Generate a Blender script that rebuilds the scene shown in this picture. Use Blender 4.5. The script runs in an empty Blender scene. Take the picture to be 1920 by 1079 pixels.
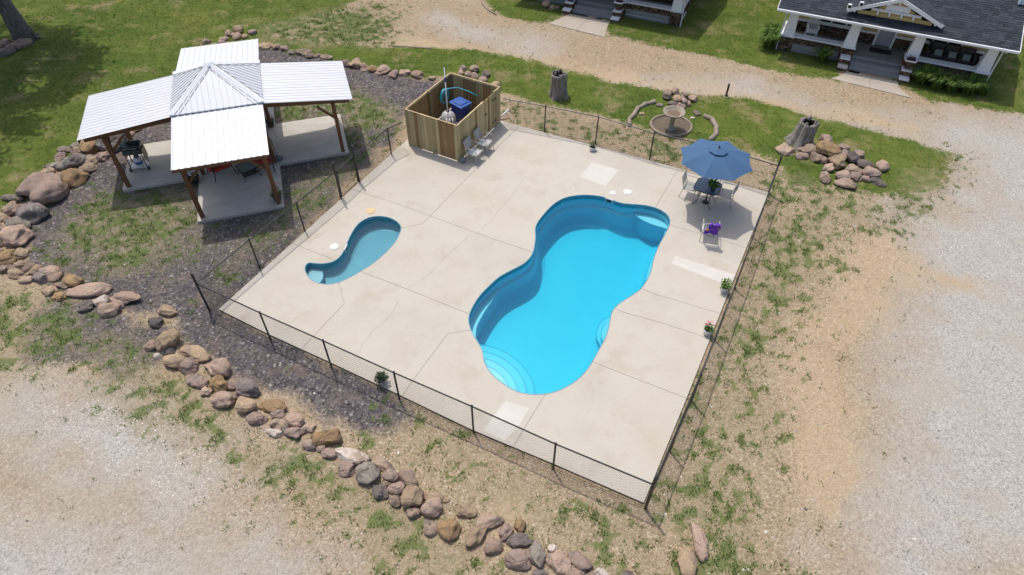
import bpy, bmesh, math, random
import numpy as np
from mathutils import Vector, Matrix
from mathutils.geometry import delaunay_2d_cdt
random.seed(7); RNG = np.random.default_rng(11)
SC = bpy.context.scene; COL = SC.collection
R = math.radians

# ------------------------------------------------------------------ camera, sky, sun
CAM_H = 15.3; FPX = 1221.817; PIT = R(46.2486); ROLL = R(0.45306)
_F = np.array([0, math.cos(PIT), -math.sin(PIT)]); _r = np.array([1., 0, 0]); _u = np.cross(_r, _F)
_M = np.array([math.cos(ROLL)*_r + math.sin(ROLL)*_u, -math.sin(ROLL)*_r + math.cos(ROLL)*_u, _F])
cam_d = bpy.data.cameras.new('camera'); cam = bpy.data.objects.new('camera', cam_d); COL.objects.link(cam)
cam_d.sensor_width = 36; cam_d.lens = FPX/1920*36; cam_d.clip_end = 3000; cam_d.clip_start = 0.5
mw = Matrix.Identity(4)
for i in range(3):
    mw[i][0] = _M[0][i]; mw[i][1] = _M[1][i]; mw[i][2] = -_M[2][i]
mw[2][3] = CAM_H
cam.matrix_world = mw; SC.camera = cam

SUN_TRAVEL = Vector((0.21, -0.385, -1.0)).normalized()
W = bpy.data.worlds.new("World"); SC.world = W; W.use_nodes = True
nt = W.node_tree; nt.nodes.clear()
sky = nt.nodes.new('ShaderNodeTexSky'); sky.sky_type = 'NISHITA'; sky.sun_disc = False
to_sun = -SUN_TRAVEL
sky.sun_elevation = math.asin(to_sun.z); sky.sun_rotation = math.atan2(to_sun.x, to_sun.y)
sky.dust_density = 3.5; sky.air_density = 0.9
bg = nt.nodes.new('ShaderNodeBackground'); bg.inputs[1].default_value = 0.15
wo = nt.nodes.new('ShaderNodeOutputWorld')
nt.links.new(sky.outputs[0], bg.inputs[0]); nt.links.new(bg.outputs[0], wo.inputs[0])
sd = bpy.data.lights.new('sun', 'SUN'); sun = bpy.data.objects.new('sun', sd); COL.objects.link(sun)
sd.energy = 2.6; sd.angle = R(0.6); sd.color = (1.0, 0.94, 0.86)
sun.rotation_euler = SUN_TRAVEL.to_track_quat('-Z', 'Y').to_euler(); sun.location = (0, 0, 60)
SC.view_settings.view_transform = 'Standard'; SC.view_settings.look = 'None'
SC.view_settings.exposure = 0.15; SC.view_settings.gamma = 1.0
SC.render.engine = 'CYCLES'

def G(px, py, z=0.0):
    """photograph pixel (1920 wide) -> place on the level z, in metres"""
    d = _M.T @ np.array([(px-960)/FPX, -(py-539.5)/FPX, 1.0]); t = (z-CAM_H)/d[2]
    return Vector((t*d[0], t*d[1], z))
def GS(pts, z=0.0): return [G(x, y, z) for x, y in pts]

# ------------------------------------------------------------------ noise in numpy
_lat = RNG.random((256, 256))
def vnoise(x, y):
    xi = np.floor(x).astype(int); yi = np.floor(y).astype(int); fx = x-xi; fy = y-yi
    fx = fx*fx*(3-2*fx); fy = fy*fy*(3-2*fy)
    a = _lat[xi & 255, yi & 255]; b = _lat[(xi+1) & 255, yi & 255]; c = _lat[xi & 255, (yi+1) & 255]; d = _lat[(xi+1) & 255, (yi+1) & 255]
    return (a*(1-fx)+b*fx)*(1-fy)+(c*(1-fx)+d*fx)*fy
def fbm(x, y, s, oct=4, off=0):
    v = 0; a = 1; t = 0
    for k in range(oct):
        v = v+a*vnoise(x*s+17.3*k+off, y*s+9.1*k+off*1.7); t += a; a *= .55; s *= 2.03
    return v/t

# ------------------------------------------------------------------ materials
MATS = {}
def nodes_of(m):
    m.use_nodes = True; n = m.node_tree; n.nodes.clear()
    o = n.nodes.new('ShaderNodeOutputMaterial'); b = n.nodes.new('ShaderNodeBsdfPrincipled')
    n.links.new(b.outputs[0], o.inputs[0]); return n, b, o
def N(n, t, **kw):
    x = n.nodes.new(t)
    for k, v in kw.items():
        if k in x.inputs: x.inputs[k].default_value = v
        else: setattr(x, k, v)
    return x
def mixc(n, fac, a, b, mode='MIX'):
    x = n.nodes.new('ShaderNodeMix'); x.data_type = 'RGBA'; x.blend_type = mode
    for sock, v in ((x.inputs[0], fac), (x.inputs[6], a), (x.inputs[7], b)):
        if hasattr(v, 'is_output'): n.links.new(v, sock)
        elif isinstance(v, (int, float)): sock.default_value = v
        else: sock.default_value = (*v, 1)
    return x.outputs[2]
def mathn(n, op, a, b=None, clamp=False):
    x = n.nodes.new('ShaderNodeMath'); x.operation = op; x.use_clamp = clamp
    for i, v in enumerate((a, b)):
        if v is None: continue
        if hasattr(v, 'is_output'): n.links.new(v, x.inputs[i])
        else: x.inputs[i].default_value = v
    return x.outputs[0]
def ramp(n, fac, stops):
    x = n.nodes.new('ShaderNodeValToRGB'); cr = x.color_ramp
    while len(cr.elements) < len(stops): cr.elements.new(0.5)
    for e, (p, c) in zip(cr.elements, stops):
        e.position = p; e.color = (*c, 1) if len(c) == 3 else c
    n.links.new(fac, x.inputs[0]); return x.outputs[0]
def maprange(n, v, a, b, c=0., d=1.):
    x = n.nodes.new('ShaderNodeMapRange'); n.links.new(v, x.inputs[0])
    for i, k in enumerate((a, b, c, d)): x.inputs[i+1].default_value = k
    return x.outputs[0]
def noise(n, scale, detail=4, rough=.55, vec=None, stretch=None):
    if stretch is not None:
        mp = n.nodes.new('ShaderNodeMapping'); mp.inputs['Scale'].default_value = stretch
        if vec is None:
            tc = n.nodes.new('ShaderNodeTexCoord'); vec = tc.outputs['Object']
        n.links.new(vec, mp.inputs[0]); vec = mp.outputs[0]
    elif vec is None:
        tc = n.nodes.new('ShaderNodeTexCoord'); vec = tc.outputs['Object']
    x = n.nodes.new('ShaderNodeTexNoise'); x.inputs['Scale'].default_value = scale
    x.inputs['Detail'].default_value = detail; x.inputs['Roughness'].default_value = rough
    n.links.new(vec, x.inputs['Vector']); return x.outputs[0]
def bump(n, b, h, strength=.3, dist=.02):
    x = n.nodes.new('ShaderNodeBump'); x.inputs['Strength'].default_value = strength; x.inputs['Distance'].default_value = dist
    n.links.new(h, x.inputs['Height']); n.links.new(x.outputs[0], b.inputs['Normal'])
def mat(name, c1, c2=None, scale=6., rough=.6, metal=0., bmp=0., bscale=40., stretch=None, spec=.5, rnd=0., detail=5):
    """procedural material: two colours mixed by noise, optional relief, optional change of tone from object to object"""
    if name in MATS: return MATS[name]
    m = bpy.data.materials.new(name); n, b, o = nodes_of(m); c2 = c2 or tuple(v*.78 for v in c1)
    f = noise(n, scale, detail, .6, stretch=stretch)
    f = maprange(n, f, .3, .7)
    col = mixc(n, f, c1, c2)
    if rnd:
        oi = n.nodes.new('ShaderNodeObjectInfo')
        k = maprange(n, oi.outputs['Random'], 0, 1, 1-rnd, 1+rnd)
        hs = n.nodes.new('ShaderNodeHueSaturation'); n.links.new(k, hs.inputs['Value']); n.links.new(col, hs.inputs['Color'])
        col = hs.outputs[0]
    n.links.new(col, b.inputs['Base Color'])
    b.inputs['Roughness'].default_value = rough; b.inputs['Metallic'].default_value = metal
    b.inputs['Specular IOR Level'].default_value = spec
    if bmp: bump(n, b, noise(n, bscale, 4, .6, stretch=stretch), bmp)
    MATS[name] = m; return m
def var_mat(name, stops, rough=.8, bmp=0., bscale=30., spec=.3, trans=False, fine=.25):
    """colour picked by the 'var' attribute of each small piece"""
    if name in MATS: return MATS[name]
    m = bpy.data.materials.new(name); n, b, o = nodes_of(m)
    at = N(n, 'ShaderNodeAttribute', attribute_name='var')
    col = ramp(n, at.outputs['Fac'], stops)
    if fine:
        f = maprange(n, noise(n, 14, 4), .3, .7, 1-fine, 1+fine)
        hs = n.nodes.new('ShaderNodeHueSaturation'); n.links.new(f, hs.inputs['Value']); n.links.new(col, hs.inputs['Color']); col = hs.outputs[0]
    n.links.new(col, b.inputs['Base Color']); b.inputs['Roughness'].default_value = rough
    b.inputs['Specular IOR Level'].default_value = spec
    if trans:
        tr = n.nodes.new('ShaderNodeBsdfTranslucent'); n.links.new(col, tr.inputs[0])
        ms = n.nodes.new('ShaderNodeMixShader'); ms.inputs[0].default_value = .3
        n.links.new(b.outputs[0], ms.inputs[1]); n.links.new(tr.outputs[0], ms.inputs[2]); n.links.new(ms.outputs[0], o.inputs[0])
    if bmp: bump(n, b, noise(n, bscale, 3), bmp)
    MATS[name] = m; return m

# ------------------------------------------------------------------ mesh builder and object tags
class MB:
    def __init__(s): s.v = []; s.f = []; s.var = []
    def add(s, vs, fs, var=0.5):
        o = len(s.v); s.v += [tuple(v) for v in vs]; s.f += [tuple(i+o for i in f) for f in fs]; s.var += [var]*len(vs); return s
    def box(s, c, size, rz=0., M=None, var=.5, taper=1.):
        x, y, z = size[0]/2, size[1]/2, size[2]/2
        vs = [Vector((sx*x*(taper if sz > 0 else 1), sy*y*(taper if sz > 0 else 1), sz*z)) for sz in (-1, 1) for sy in (-1, 1) for sx in (-1, 1)]
        T = M or Matrix.Rotation(rz, 4, 'Z')
        vs = [Vector(c)+(T.to_3x3() @ v) for v in vs]
        return s.add(vs, [(0, 2, 3, 1), (4, 5, 7, 6), (0, 1, 5, 4), (2, 6, 7, 3), (0, 4, 6, 2), (1, 3, 7, 5)], var)
    def bar(s, a, b, w, h, up=Vector((0, 0, 1)), var=.5):
        """box from a to b, w wide, h high"""
        a = Vector(a); b = Vector(b); d = b-a; L = d.length; d.normalize()
        sx = d.cross(up)
        if sx.length < 1e-4: sx = Vector((1, 0, 0))
        sx.normalize(); sz = sx.cross(d)
        T = Matrix((sx, d, sz)).transposed().to_4x4()
        return s.box((a+b)/2, (w, L, h), M=T, var=var)
    def tube(s, pts, r, n=8, var=.5, caps=True):
        pts = [Vector(p) for p in pts]; rr = r if isinstance(r, (list, tuple)) else [r]*len(pts)
        rings = []; up = Vector((0, 0, 1)); prev = None
        for i, p in enumerate(pts):
            d = (pts[min(i+1, len(pts)-1)]-pts[max(i-1, 0)]).normalized()
            if prev is None:
                a = d.cross(up if abs(d.z) < .95 else Vector((1, 0, 0))).normalized()
            else:
                a = (prev-d*prev.dot(d)).normalized()
            prev = a; b = d.cross(a)
            rings.append([p+rr[i]*(math.cos(2*math.pi*k/n)*a+math.sin(2*math.pi*k/n)*b) for k in range(n)])
        vs = [v for rg in rings for v in rg]; fs = []
        for i in range(len(pts)-1):
            for k in range(n): fs.append((i*n+k, i*n+(k+1) % n, (i+1)*n+(k+1) % n, (i+1)*n+k))
        if caps: fs.append(tuple(range(n-1, -1, -1))); fs.append(tuple((len(pts)-1)*n+k for k in range(n)))
        return s.add(vs, fs, var)
    def lathe(s, prof, n=20, c=(0, 0, 0), var=.5, wob=0.):
        vs = []; fs = []
        for i, (r, z) in enumerate(prof):
            for k in range(n):
                a = 2*math.pi*k/n; q = r*(1+wob*math.sin(3*a+i)*.5+wob*random.uniform(-.5, .5))
                vs.append((c[0]+q*math.cos(a), c[1]+q*math.sin(a), c[2]+z))
        m = len(prof)
        for i in range(m-1):
            for k in range(n): fs.append((i*n+k, i*n+(k+1) % n, (i+1)*n+(k+1) % n, (i+1)*n+k))
        fs.append(tuple(range(n-1, -1, -1))); fs.append(tuple((m-1)*n+k for k in range(n)))
        return s.add(vs, fs, var)
    def prism(s, poly, z0, z1, var=.5):
        n = len(poly)
        ar = sum(poly[i][0]*poly[(i+1) % n][1]-poly[(i+1) % n][0]*poly[i][1] for i in range(n))
        if ar < 0: poly = poly[::-1]
        vs = [(p[0], p[1], z0) for p in poly]+[(p[0], p[1], z1) for p in poly]
        fs = [tuple(range(n-1, -1, -1)), tuple(range(n, 2*n))]+[(i, (i+1) % n, n+(i+1) % n, n+i) for i in range(n)]
        return s.add(vs, fs, var)
    def xform(s, T): s.v = [tuple(T @ Vector(v)) for v in s.v]; return s
    def build(s, name, m, parent=None, smooth=False, tag=None, bev=0.):
        me = bpy.data.meshes.new(name); me.from_pydata(s.v, [], s.f)
        at = me.attributes.new('var', 'FLOAT', 'POINT'); at.data.foreach_set('value', np.array(s.var, dtype=np.float32))
        me.materials.append(m)
        if smooth: me.polygons.foreach_set('use_smooth', [True]*len(me.polygons))
        me.update(); o = bpy.data.objects.new(name, me); COL.objects.link(o); o.parent = parent
        if bev:
            md = o.modifiers.new('bevel', 'BEVEL'); md.width = bev; md.segments = 2; md.limit_method = 'ANGLE'
        return o
def np_mesh(name, V, Fc, nside, m, smooth=False, attrs=None, parent=None):
    """fast mesh from numpy arrays, all faces with nside corners"""
    me = bpy.data.meshes.new(name); V = np.asarray(V, np.float32); Fc = np.asarray(Fc, np.int32)
    me.vertices.add(len(V)); me.vertices.foreach_set('co', V.ravel())
    me.loops.add(Fc.size); me.loops.foreach_set('vertex_index', Fc.ravel())
    me.polygons.add(len(Fc)); me.polygons.foreach_set('loop_start', np.arange(0, Fc.size, nside, dtype=np.int32))
    if smooth: me.polygons.foreach_set('use_smooth', np.ones(len(Fc), bool))
    for k, a in (attrs or {}).items():
        if a.ndim == 1: at = me.attributes.new(k, 'FLOAT', 'POINT'); at.data.foreach_set('value', a.astype(np.float32))
        else: at = me.attributes.new(k, 'FLOAT_COLOR', 'POINT'); at.data.foreach_set('color', a.astype(np.float32).ravel())
    me.materials.append(m); me.update(calc_edges=True); me.validate()
    o = bpy.data.objects.new(name, me); COL.objects.link(o); o.parent = parent; return o
def tag(o, label=None, cat=None, group=None, kind=None):
    if label: o['label'] = label
    if cat: o['category'] = cat
    if group: o['group'] = group
    if kind: o['kind'] = kind
    return o
def thing(name, label, cat, loc=(0, 0, 0), rz=0., group=None):
    o = bpy.data.objects.new(name, None); COL.objects.link(o); o.empty_display_size = .2
    o.location = loc; o.rotation_euler = (0, 0, rz); return tag(o, label, cat, group)
def copy_tree(o, parent=None):
    c = o.copy(); COL.objects.link(c); c.parent = parent
    for ch in [x for x in COL.objects if x.parent == o]: copy_tree(ch, c)
    return c
def place(o, loc, rz, label=None, group=None):
    o.location = loc; o.rotation_euler = (0, 0, rz)
    if label: o['label'] = label
    if group: o['group'] = group
    return o
ORD = ['', 'first', 'second', 'third', 'fourth', 'fifth', 'sixth', 'seventh', 'eighth', 'ninth', 'tenth', 'eleventh', 'twelfth']

# common materials
M_conc = None
m_black = mat('black_metal', (.018, .019, .02), (.03, .03, .03), rough=.4, metal=.0)
m_white = mat('white_paint', (.78, .79, .8), (.68, .70, .72), scale=3, rough=.5)
m_whitemetal = mat('white_plastic', (.75, .75, .73), (.65, .65, .63), rough=.35)

# ================================================================== GROUND
DZ = 0.06                                    # top of the pool deck
deck_px = [(411, 577), (1213, 940), (1441, 361), (940, 227)]
dk = GS(deck_px, DZ)
dvec = (G(759, 275, DZ)-G(480, 527, DZ)).normalized()
# true back left corner: left edge run on until it meets the back edge (behind the timber enclosure)
def isect(p, d, q, e):
    den = d.x*e.y-d.y*e.x; t = ((q.x-p.x)*e.y-(q.y-p.y)*e.x)/den; return p+d*t
TL = isect(dk[0], dvec, dk[2], (dk[3]-dk[2]).normalized())
DECK = GS([(410,580),(500,625),(617,678.5),(747,739.5),(885,806),(1035,868.5),(1207,943),(1286,750),(1369,541)], DZ)+[dk[2], TL]             # left, front, right, back corners

def pip(P, poly):
    x, y = P[:, 0], P[:, 1]; ins = np.zeros(len(P), bool); n = len(poly)
    for i in range(n):
        x1, y1 = poly[i][:2]; x2, y2 = poly[(i+1) % n][:2]
        c = ((y1 > y) != (y2 > y)); xx = (x2-x1)*(y-y1)/((y2-y1) if y2 != y1 else 1e-9)+x1
        ins ^= c & (x < xx)
    return ins
def sdist(P, poly, closed=True):
    d = np.full(len(P), 1e9); n = len(poly)
    for i in range(n if closed else n-1):
        a = np.array(poly[i][:2]); b = np.array(poly[(i+1) % n][:2]); ab = b-a
        t = np.clip(((P-a) @ ab)/max(ab @ ab, 1e-9), 0, 1); q = P-(a+t[:, None]*ab)
        d = np.minimum(d, np.hypot(q[:, 0], q[:, 1]))
    return d
def member(P, px, soft=.5, wob=.5, s=.8, off=0):
    poly = [tuple(G(x, y))[:2] for x, y in px]
    d = sdist(P, poly); d = np.where(pip(P, poly), d, -d)
    d = d+wob*2*(fbm(P[:, 0], P[:, 1], s, 4, off)-.5)
    return np.clip(d/soft*.5+.5, 0, 1)

def far(a, b, n, sgn):
    return [sgn*(abs(a)+(abs(b)-abs(a))*(k/n)**3) for k in range(1, n+1)]
STEP = .12
xs = np.array(sorted(far(34, 600, 14, -1)+list(np.arange(-34, 34.01, STEP))+far(34, 600, 14, 1)))
yi = np.arange(4, 40.01, STEP)
ys = np.array(sorted([4-((k/14)**3)*500 for k in range(1, 15)]+list(yi)+[40+((k/14)**3)*600 for k in range(1, 15)]))
XX, YY = np.meshgrid(xs, ys); GP = np.stack([XX.ravel(), YY.ravel()], 1)
grass_px = [
 [(-900, -200), (720, -120), (690, -10), (640, 18), (560, 48), (490, 74), (400, 84), (345, 140), (250, 232), (205, 262), (140, 292), (95, 318), (42, 366), (-10, 402), (-900, 900)],
 [(480, 66), (600, 78), (700, 88), (870, 90), (960, 105), (1130, 150), (1250, 172), (1400, 188), (1500, 212), (1560, 225), (1700, 262), (1800, 292), (1760, 345), (1690, 372), (1640, 366), (1580, 352), (1480, 345), (1450, 300), (1380, 285), (1200, 236), (1000, 190), (930, 172), (850, 150), (790, 146), (717, 135), (684, 127), (650, 119), (600, 107), (550, 99), (500, 88), (480, 84)],
 [(902, -5), (922, 22), (960, 38), (1030, 46), (1060, 28), (1080, -200), (890, -200)],
 [(1138, 45), (1140, 68), (1250, 90), (1350, 112), (1440, 132), (1570, 152), (1600, 100), (1600, -250), (1100, -250)],
 [(1685, 158), (1740, 188), (1850, 206), (1940, 216), (2600, 340), (2600, -250), (1600, -250), (1600, 100)],
 
]
patch_px = [
 ([(260, 640), (330, 700), (450, 790), (560, 850), (660, 890), (760, 960), (900, 1040), (980, 1079), (800, 1079), (640, 980), (520, 900), (430, 850), (330, 790), (200, 730)], .92), ([(740, 780), (860, 810), (960, 870), (1080, 920), (1210, 965), (1240, 1040), (1120, 1040), (960, 960), (800, 900)], .66), ([(-300, 480), (0, 530), (100, 590), (160, 640), (100, 700), (-300, 720)], .8),
 ([(505, 180), (600, 172), (690, 182), (748, 200), (755, 235), (690, 240), (665, 268), (640, 215), (515, 230)], .98),
 ([(230, 700), (420, 790), (620, 900), (760, 1000), (600, 960), (420, 880), (250, 790)], .82), ([(-300, 585), (60, 560), (110, 600), (70, 690), (-300, 700)], .85), ([(1470, 330), (1580, 350), (1700, 380), (1660, 440), (1500, 400)], .8), ([(1700, 330), (1800, 290), (1815, 330), (1740, 400), (1660, 420)], .8),  # mixed weeds and bare ground, with how green they are
 ([(1465, 335), (1560, 352), (1680, 385), (1600, 430), (1530, 560), (1470, 700), (1440, 900), (1500, 1150), (1300, 1150), (1215, 955), (1330, 650)], .70), ([(1462, 345), (1500, 400), (1470, 560), (1420, 700), (1330, 880), (1225, 955), (1330, 650)], .80),
 ([(-900, 560), (60, 520), (150, 580), (290, 650), (330, 720), (500, 830), (700, 950), (960, 1150), (760, 1150), (560, 960), (450, 900), (400, 800), (280, 750), (130, 690), (-900, 760)], .68),
 ([(700, 770), (860, 830), (1000, 890), (1215, 960), (1300, 1150), (1100, 1060), (960, 1000), (800, 900), (660, 830)], .6),
 ([(210, 355), (380, 345), (400, 420), (380, 470), (300, 510), (180, 520), (90, 470), (110, 420), (150, 370)], .80),
 ([(560, 330), (650, 270), (720, 230), (745, 250), (640, 380), (520, 470), (400, 540), (420, 470)], .72),
 ([(940, 175), (1460, 310), (1450, 365), (940, 235)], .66),
 ([(480, 50), (600, 20), (720, 0), (760, 60), (740, 92), (600, 92), (490, 90)], .9),
 ([(240, 380), (700, 740), (560, 740), (330, 640)], .2),
]
purple_px = [[(478, 82), (550, 96), (613, 104), (650, 116), (717, 131), (784, 143), (809, 150), (850, 185), (770, 215), (745, 250), (600, 400), (500, 500), (415, 590), (560, 655), (720, 735), (800, 790), (700, 800), (620, 790), (520, 740), (440, 690), (350, 640), (330, 600), (250, 590), (100, 545), (50, 500), (60, 430), (110, 365), (160, 318), (230, 262), (330, 190), (345, 140)],
 [(100, 560), (210, 570), (330, 620), (300, 690), (230, 700), (60, 680), (60, 600)]]
grey_px = [[(1600, 240), (1740, 262), (1830, 300), (1780, 400), (1700, 400), (1720, 520), (1650, 560), (1680, 640), (1660, 760), (1600, 880), (1640, 1150), (2700, 1150), (2700, 380), (1920, 240), (1700, 215)],
 [(-900, 740), (60, 720), (250, 780), (430, 860), (440, 920), (330, 960), (120, 860), (-900, 950)],
 [(-900, 1000), (200, 960), (400, 1000), (600, 1040), (640, 1200), (-900, 1200)],
 [(820, 30), (930, 55), (1050, 70), (1000, 90), (860, 70)], [(1200, 150), (1400, 165), (1700, 215), (1900, 260), (1700, 235), (1440, 190), (1240, 168)]]
dirt_px = [[(1540, 470), (1600, 420), (1700, 465), (1850, 530), (1840, 560), (1700, 540), (1660, 590), (1640, 640), (1600, 760), (1620, 900), (1560, 980), (1460, 900), (1470, 760), (1495, 640), (1530, 560)], [(700, 60), (900, 90), (1100, 120), (1300, 160), (1500, 190), (1700, 240), (1560, 225), (1300, 190), (1000, 120), (860, 100), (700, 95)], [(820, 850), (960, 900), (1040, 980), (960, 990), (840, 900)]]
dark_px = [[(540, 60), (640, 30), (800, 20), (860, 40), (760, 80), (600, 85)], [(1180, 640), (1140, 700), (1100, 720)]]
def mx(lst): 
    r = lst[0]
    for a in lst[1:]: r = np.maximum(r, a)
    return r
inner = (np.abs(GP[:, 0]) < 38) & (GP[:, 1] > 2) & (GP[:, 1] < 46)
g = np.ones(len(GP))*0.9; pu = np.zeros(len(GP)); gy = np.zeros(len(GP)); pt = np.zeros(len(GP)); sa = np.zeros(len(GP))
Pn = GP[inner]
gI = mx([member(Pn, p, .45, .35, 1.1, 3*i) for i, p in enumerate(grass_px)])
puI = mx([member(Pn, p, .7, .5, .9, 40+3*i) for i, p in enumerate(purple_px)])
gyI = mx([member(Pn, p, 1.6, 1.3, .45, 80+3*i) for i, p in enumerate(grey_px)])
diI = mx([member(Pn, p, 1.0, 1.2, .6, 200+3*i) for i, p in enumerate(dirt_px)])
ptI = mx([member(Pn, p, 1.3, .9, .7, 120+3*i)*w for i, (p, w) in enumerate(patch_px)])
# far edge of the patch: outside the gridded region the land is lawn
cl = fbm(Pn[:, 0], Pn[:, 1], 4.4, 5, 5)*.80+fbm(Pn[:, 0], Pn[:, 1], .8, 3, 9)*.20      # clump pattern
clump = np.clip((cl-(1-ptI)*.36-.315)/.12, 0, 1)*(ptI > .05)
pcy = np.zeros(len(GP)); pcy[inner] = ptI; g[inner] = gI; pu[inner] = puI; gy[inner] = gyI; pt[inner] = clump
z = (fbm(GP[:, 0], GP[:, 1], .9, 4, 2)-.5)*.05; z[~inner] = -.01
dpoly = [tuple(v)[:2] for v in DECK]
dd = sdist(GP, dpoly); din = pip(GP, dpoly); z = np.where(din | (dd < .4), np.minimum(z, 0)-.0, z)
z = z+.02*np.clip(g, 0, 1)*inner*(~din)*(dd > .5)
V = np.stack([GP[:, 0], GP[:, 1], z], 1)
nx, ny = len(xs), len(ys)
ii = (np.arange(ny-1)[:, None]*nx+np.arange(nx-1)[None, :]).ravel()
FQ = np.stack([ii, ii+1, ii+nx+1, ii+nx], 1)
hole = din & (dd > .3); FQ = FQ[~hole[FQ].all(1)]
di = np.zeros(len(GP)); di[inner] = diI; zone = np.stack([np.clip(g, 0, 1), pu, gy, di], 1)

mg = bpy.data.materials.new('ground_cover'); n, b, o = nodes_of(mg)
at = N(n, 'ShaderNodeAttribute', attribute_name='zone'); sep = n.nodes.new('ShaderNodeSeparateColor'); n.links.new(at.outputs['Color'], sep.inputs[0])
atc = N(n, 'ShaderNodeAttribute', attribute_name='clump')
tc = n.nodes.new('ShaderNodeTexCoord'); vec = tc.outputs['Object']
def vor(scale, out='Color'):
    x = n.nodes.new('ShaderNodeTexVoronoi'); x.inputs['Scale'].default_value = scale; n.links.new(vec, x.inputs['Vector']); return x.outputs[out]
def thr(w, ns, k=.5, a=.4, b_=.6):
    return maprange(n, mathn(n, 'ADD', w, mathn(n, 'MULTIPLY', mathn(n, 'SUBTRACT', ns, .5), k)), a, b_)
n_mid = noise(n, 1.1, 6, .65, vec); n_fine = noise(n, 9, 5, .7, vec); n_big = noise(n, .25, 4, .55, vec); n_vf = noise(n, 34, 3, .8, vec)
def sepv(c, i=0):
    s_ = n.nodes.new('ShaderNodeSeparateColor'); n.links.new(c, s_.inputs[0]); return s_.outputs[i]
n_edge0 = mathn(n, 'ADD', mathn(n, 'MULTIPLY', n_mid, .5), mathn(n, 'MULTIPLY', n_big, .5))
v1 = vor(24); v2 = vor(15); v3 = vor(40)
# sandy dirt with straw and stones
sand = mixc(n, maprange(n, n_mid, .35, .65), (.405, .315, .20), (.34, .275, .19))
sand = mixc(n, maprange(n, n_big, .42, .6), sand, (.40, .325, .235))
sand = mixc(n, mathn(n, 'MULTIPLY', maprange(n, n_fine, .46, .66), .7), sand, (.22, .17, .115))
sand = mixc(n, mathn(n, 'MULTIPLY', maprange(n, noise(n, 22, 4, .8, vec), .52, .68), .75), sand, (.11, .09, .06))
spk = ramp(n, sepv(v1), [(0, (.16, .13, .11)), (.25, (.30, .25, .2)), (.6, (.42, .35, .27)), (.9, (.5, .44, .37)), (1, (.72, .68, .62))])
sand = mixc(n, .5, sand, spk); sand = mixc(n, 1., sand, (.95, .90, .81), 'MULTIPLY')
# pale crushed limestone
grv = ramp(n, sepv(v3), [(0, (.17, .165, .16)), (.15, (.33, .32, .305)), (.6, (.43, .42, .40)), (.92, (.54, .53, .51)), (1, (.76, .75, .72))])
grv2 = ramp(n, sepv(v1, 1), [(0, (.2, .19, .18)), (.3, (.38, .365, .335)), (1, (.55, .53, .49))])
grv = mixc(n, .5, grv, grv2); grv = mixc(n, mathn(n, 'MULTIPLY', maprange(n, noise(n, .6, 5, .6, vec), .45, .65), .55), grv, (.41, .38, .32)); grv = mixc(n, 1., grv, (.94, .93, .90), 'MULTIPLY')
col = mixc(n, thr(sep.outputs[2], n_edge0, 1.6, .1, .95), sand, grv)
dirt = mixc(n, maprange(n, n_fine, .4, .65), (.46, .345, .21), (.39, .295, .185)); dirt = mixc(n, .22, dirt, spk)
col = mixc(n, mathn(n, 'MULTIPLY', thr(at.outputs['Alpha'], n_mid, 1.1, .35, .8), .85), col, dirt)
# dark purplish trap rock
prp = ramp(n, sepv(v2, 1), [(0, (.02, .018, .02)), (.3, (.06, .054, .058)), (.65, (.115, .104, .107)), (.93, (.22, .2, .19)), (1, (.5, .47, .43))])
prp = mixc(n, .5, prp, ramp(n, sepv(v3, 2), [(0, (.035, .031, .036)), (.5, (.10, .086, .092)), (1, (.2, .18, .175))]))
prp = mixc(n, mathn(n, 'MULTIPLY', maprange(n, n_mid, .5, .68), .55), prp, (.21, .165, .12))
col = mixc(n, thr(sep.outputs[1], n_fine, .7, .35, .65), col, prp)
# lawn
lwn = ramp(n, n_mid, [(.3, (.048, .09, .014)), (.46, (.085, .135, .022)), (.6, (.135, .168, .032)), (.75, (.21, .19, .07))])
lwn2 = ramp(n, n_big, [(.35, (.055, .10, .017)), (.52, (.115, .155, .026)), (.68, (.175, .175, .045))])
lwn = mixc(n, .5, lwn, lwn2)
lwn = mixc(n, maprange(n, n_vf, .35, .7, 0, .45), lwn, (.05, .07, .02))
lwn = mixc(n, mathn(n, 'MULTIPLY', maprange(n, noise(n, .55, 7, .74, vec), .53, .65), .75), lwn, (.26, .205, .115))
lwn = mixc(n, mathn(n, 'MULTIPLY', maprange(n, noise(n, 1.0, 4, .7, vec, (.5, 3.2, 1)), .5, .66), .35), lwn, (.17, .19, .05))
n_edge = mathn(n, 'ADD', mathn(n, 'MULTIPLY', n_fine, .55), mathn(n, 'MULTIPLY', noise(n, 2.6, 5, .7, vec), .45))
col = mixc(n, thr(sep.outputs[0], n_edge, 2.4, .38, .62), col, lwn)
# weed patches
atp = N(n, 'ShaderNodeAttribute', attribute_name='patchy')
mot = ramp(n, noise(n, 3.5, 6, .75, vec), [(.32, (.11, .125, .045)), (.46, (.19, .175, .09)), (.56, (.30, .25, .165)), (.66, (.23, .20, .13)), (.75, (.13, .145, .055))])
col = mixc(n, mathn(n, 'MULTIPLY', thr(atp.outputs['Fac'], n_fine, 1.0, .3, .75), .72), col, mot)
wd = ramp(n, n_fine, [(.3, (.045, .08, .02)), (.55, (.095, .145, .035)), (.8, (.19, .19, .075))])
col = mixc(n, mathn(n, 'MULTIPLY', thr(atc.outputs['Fac'], n_fine, 2.0, .38, .9), .74), col, wd)
n.links.new(col, b.inputs['Base Color']); b.inputs['Roughness'].default_value = .95; b.inputs['Specular IOR Level'].default_value = .12
hh_ = mathn(n, 'ADD', mathn(n, 'MULTIPLY', vor(24, 'Distance'), -.9), mathn(n, 'ADD', mathn(n, 'MULTIPLY', vor(40, 'Distance'), -.5), n_vf))
bump(n, b, hh_, .55, .03)
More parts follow.
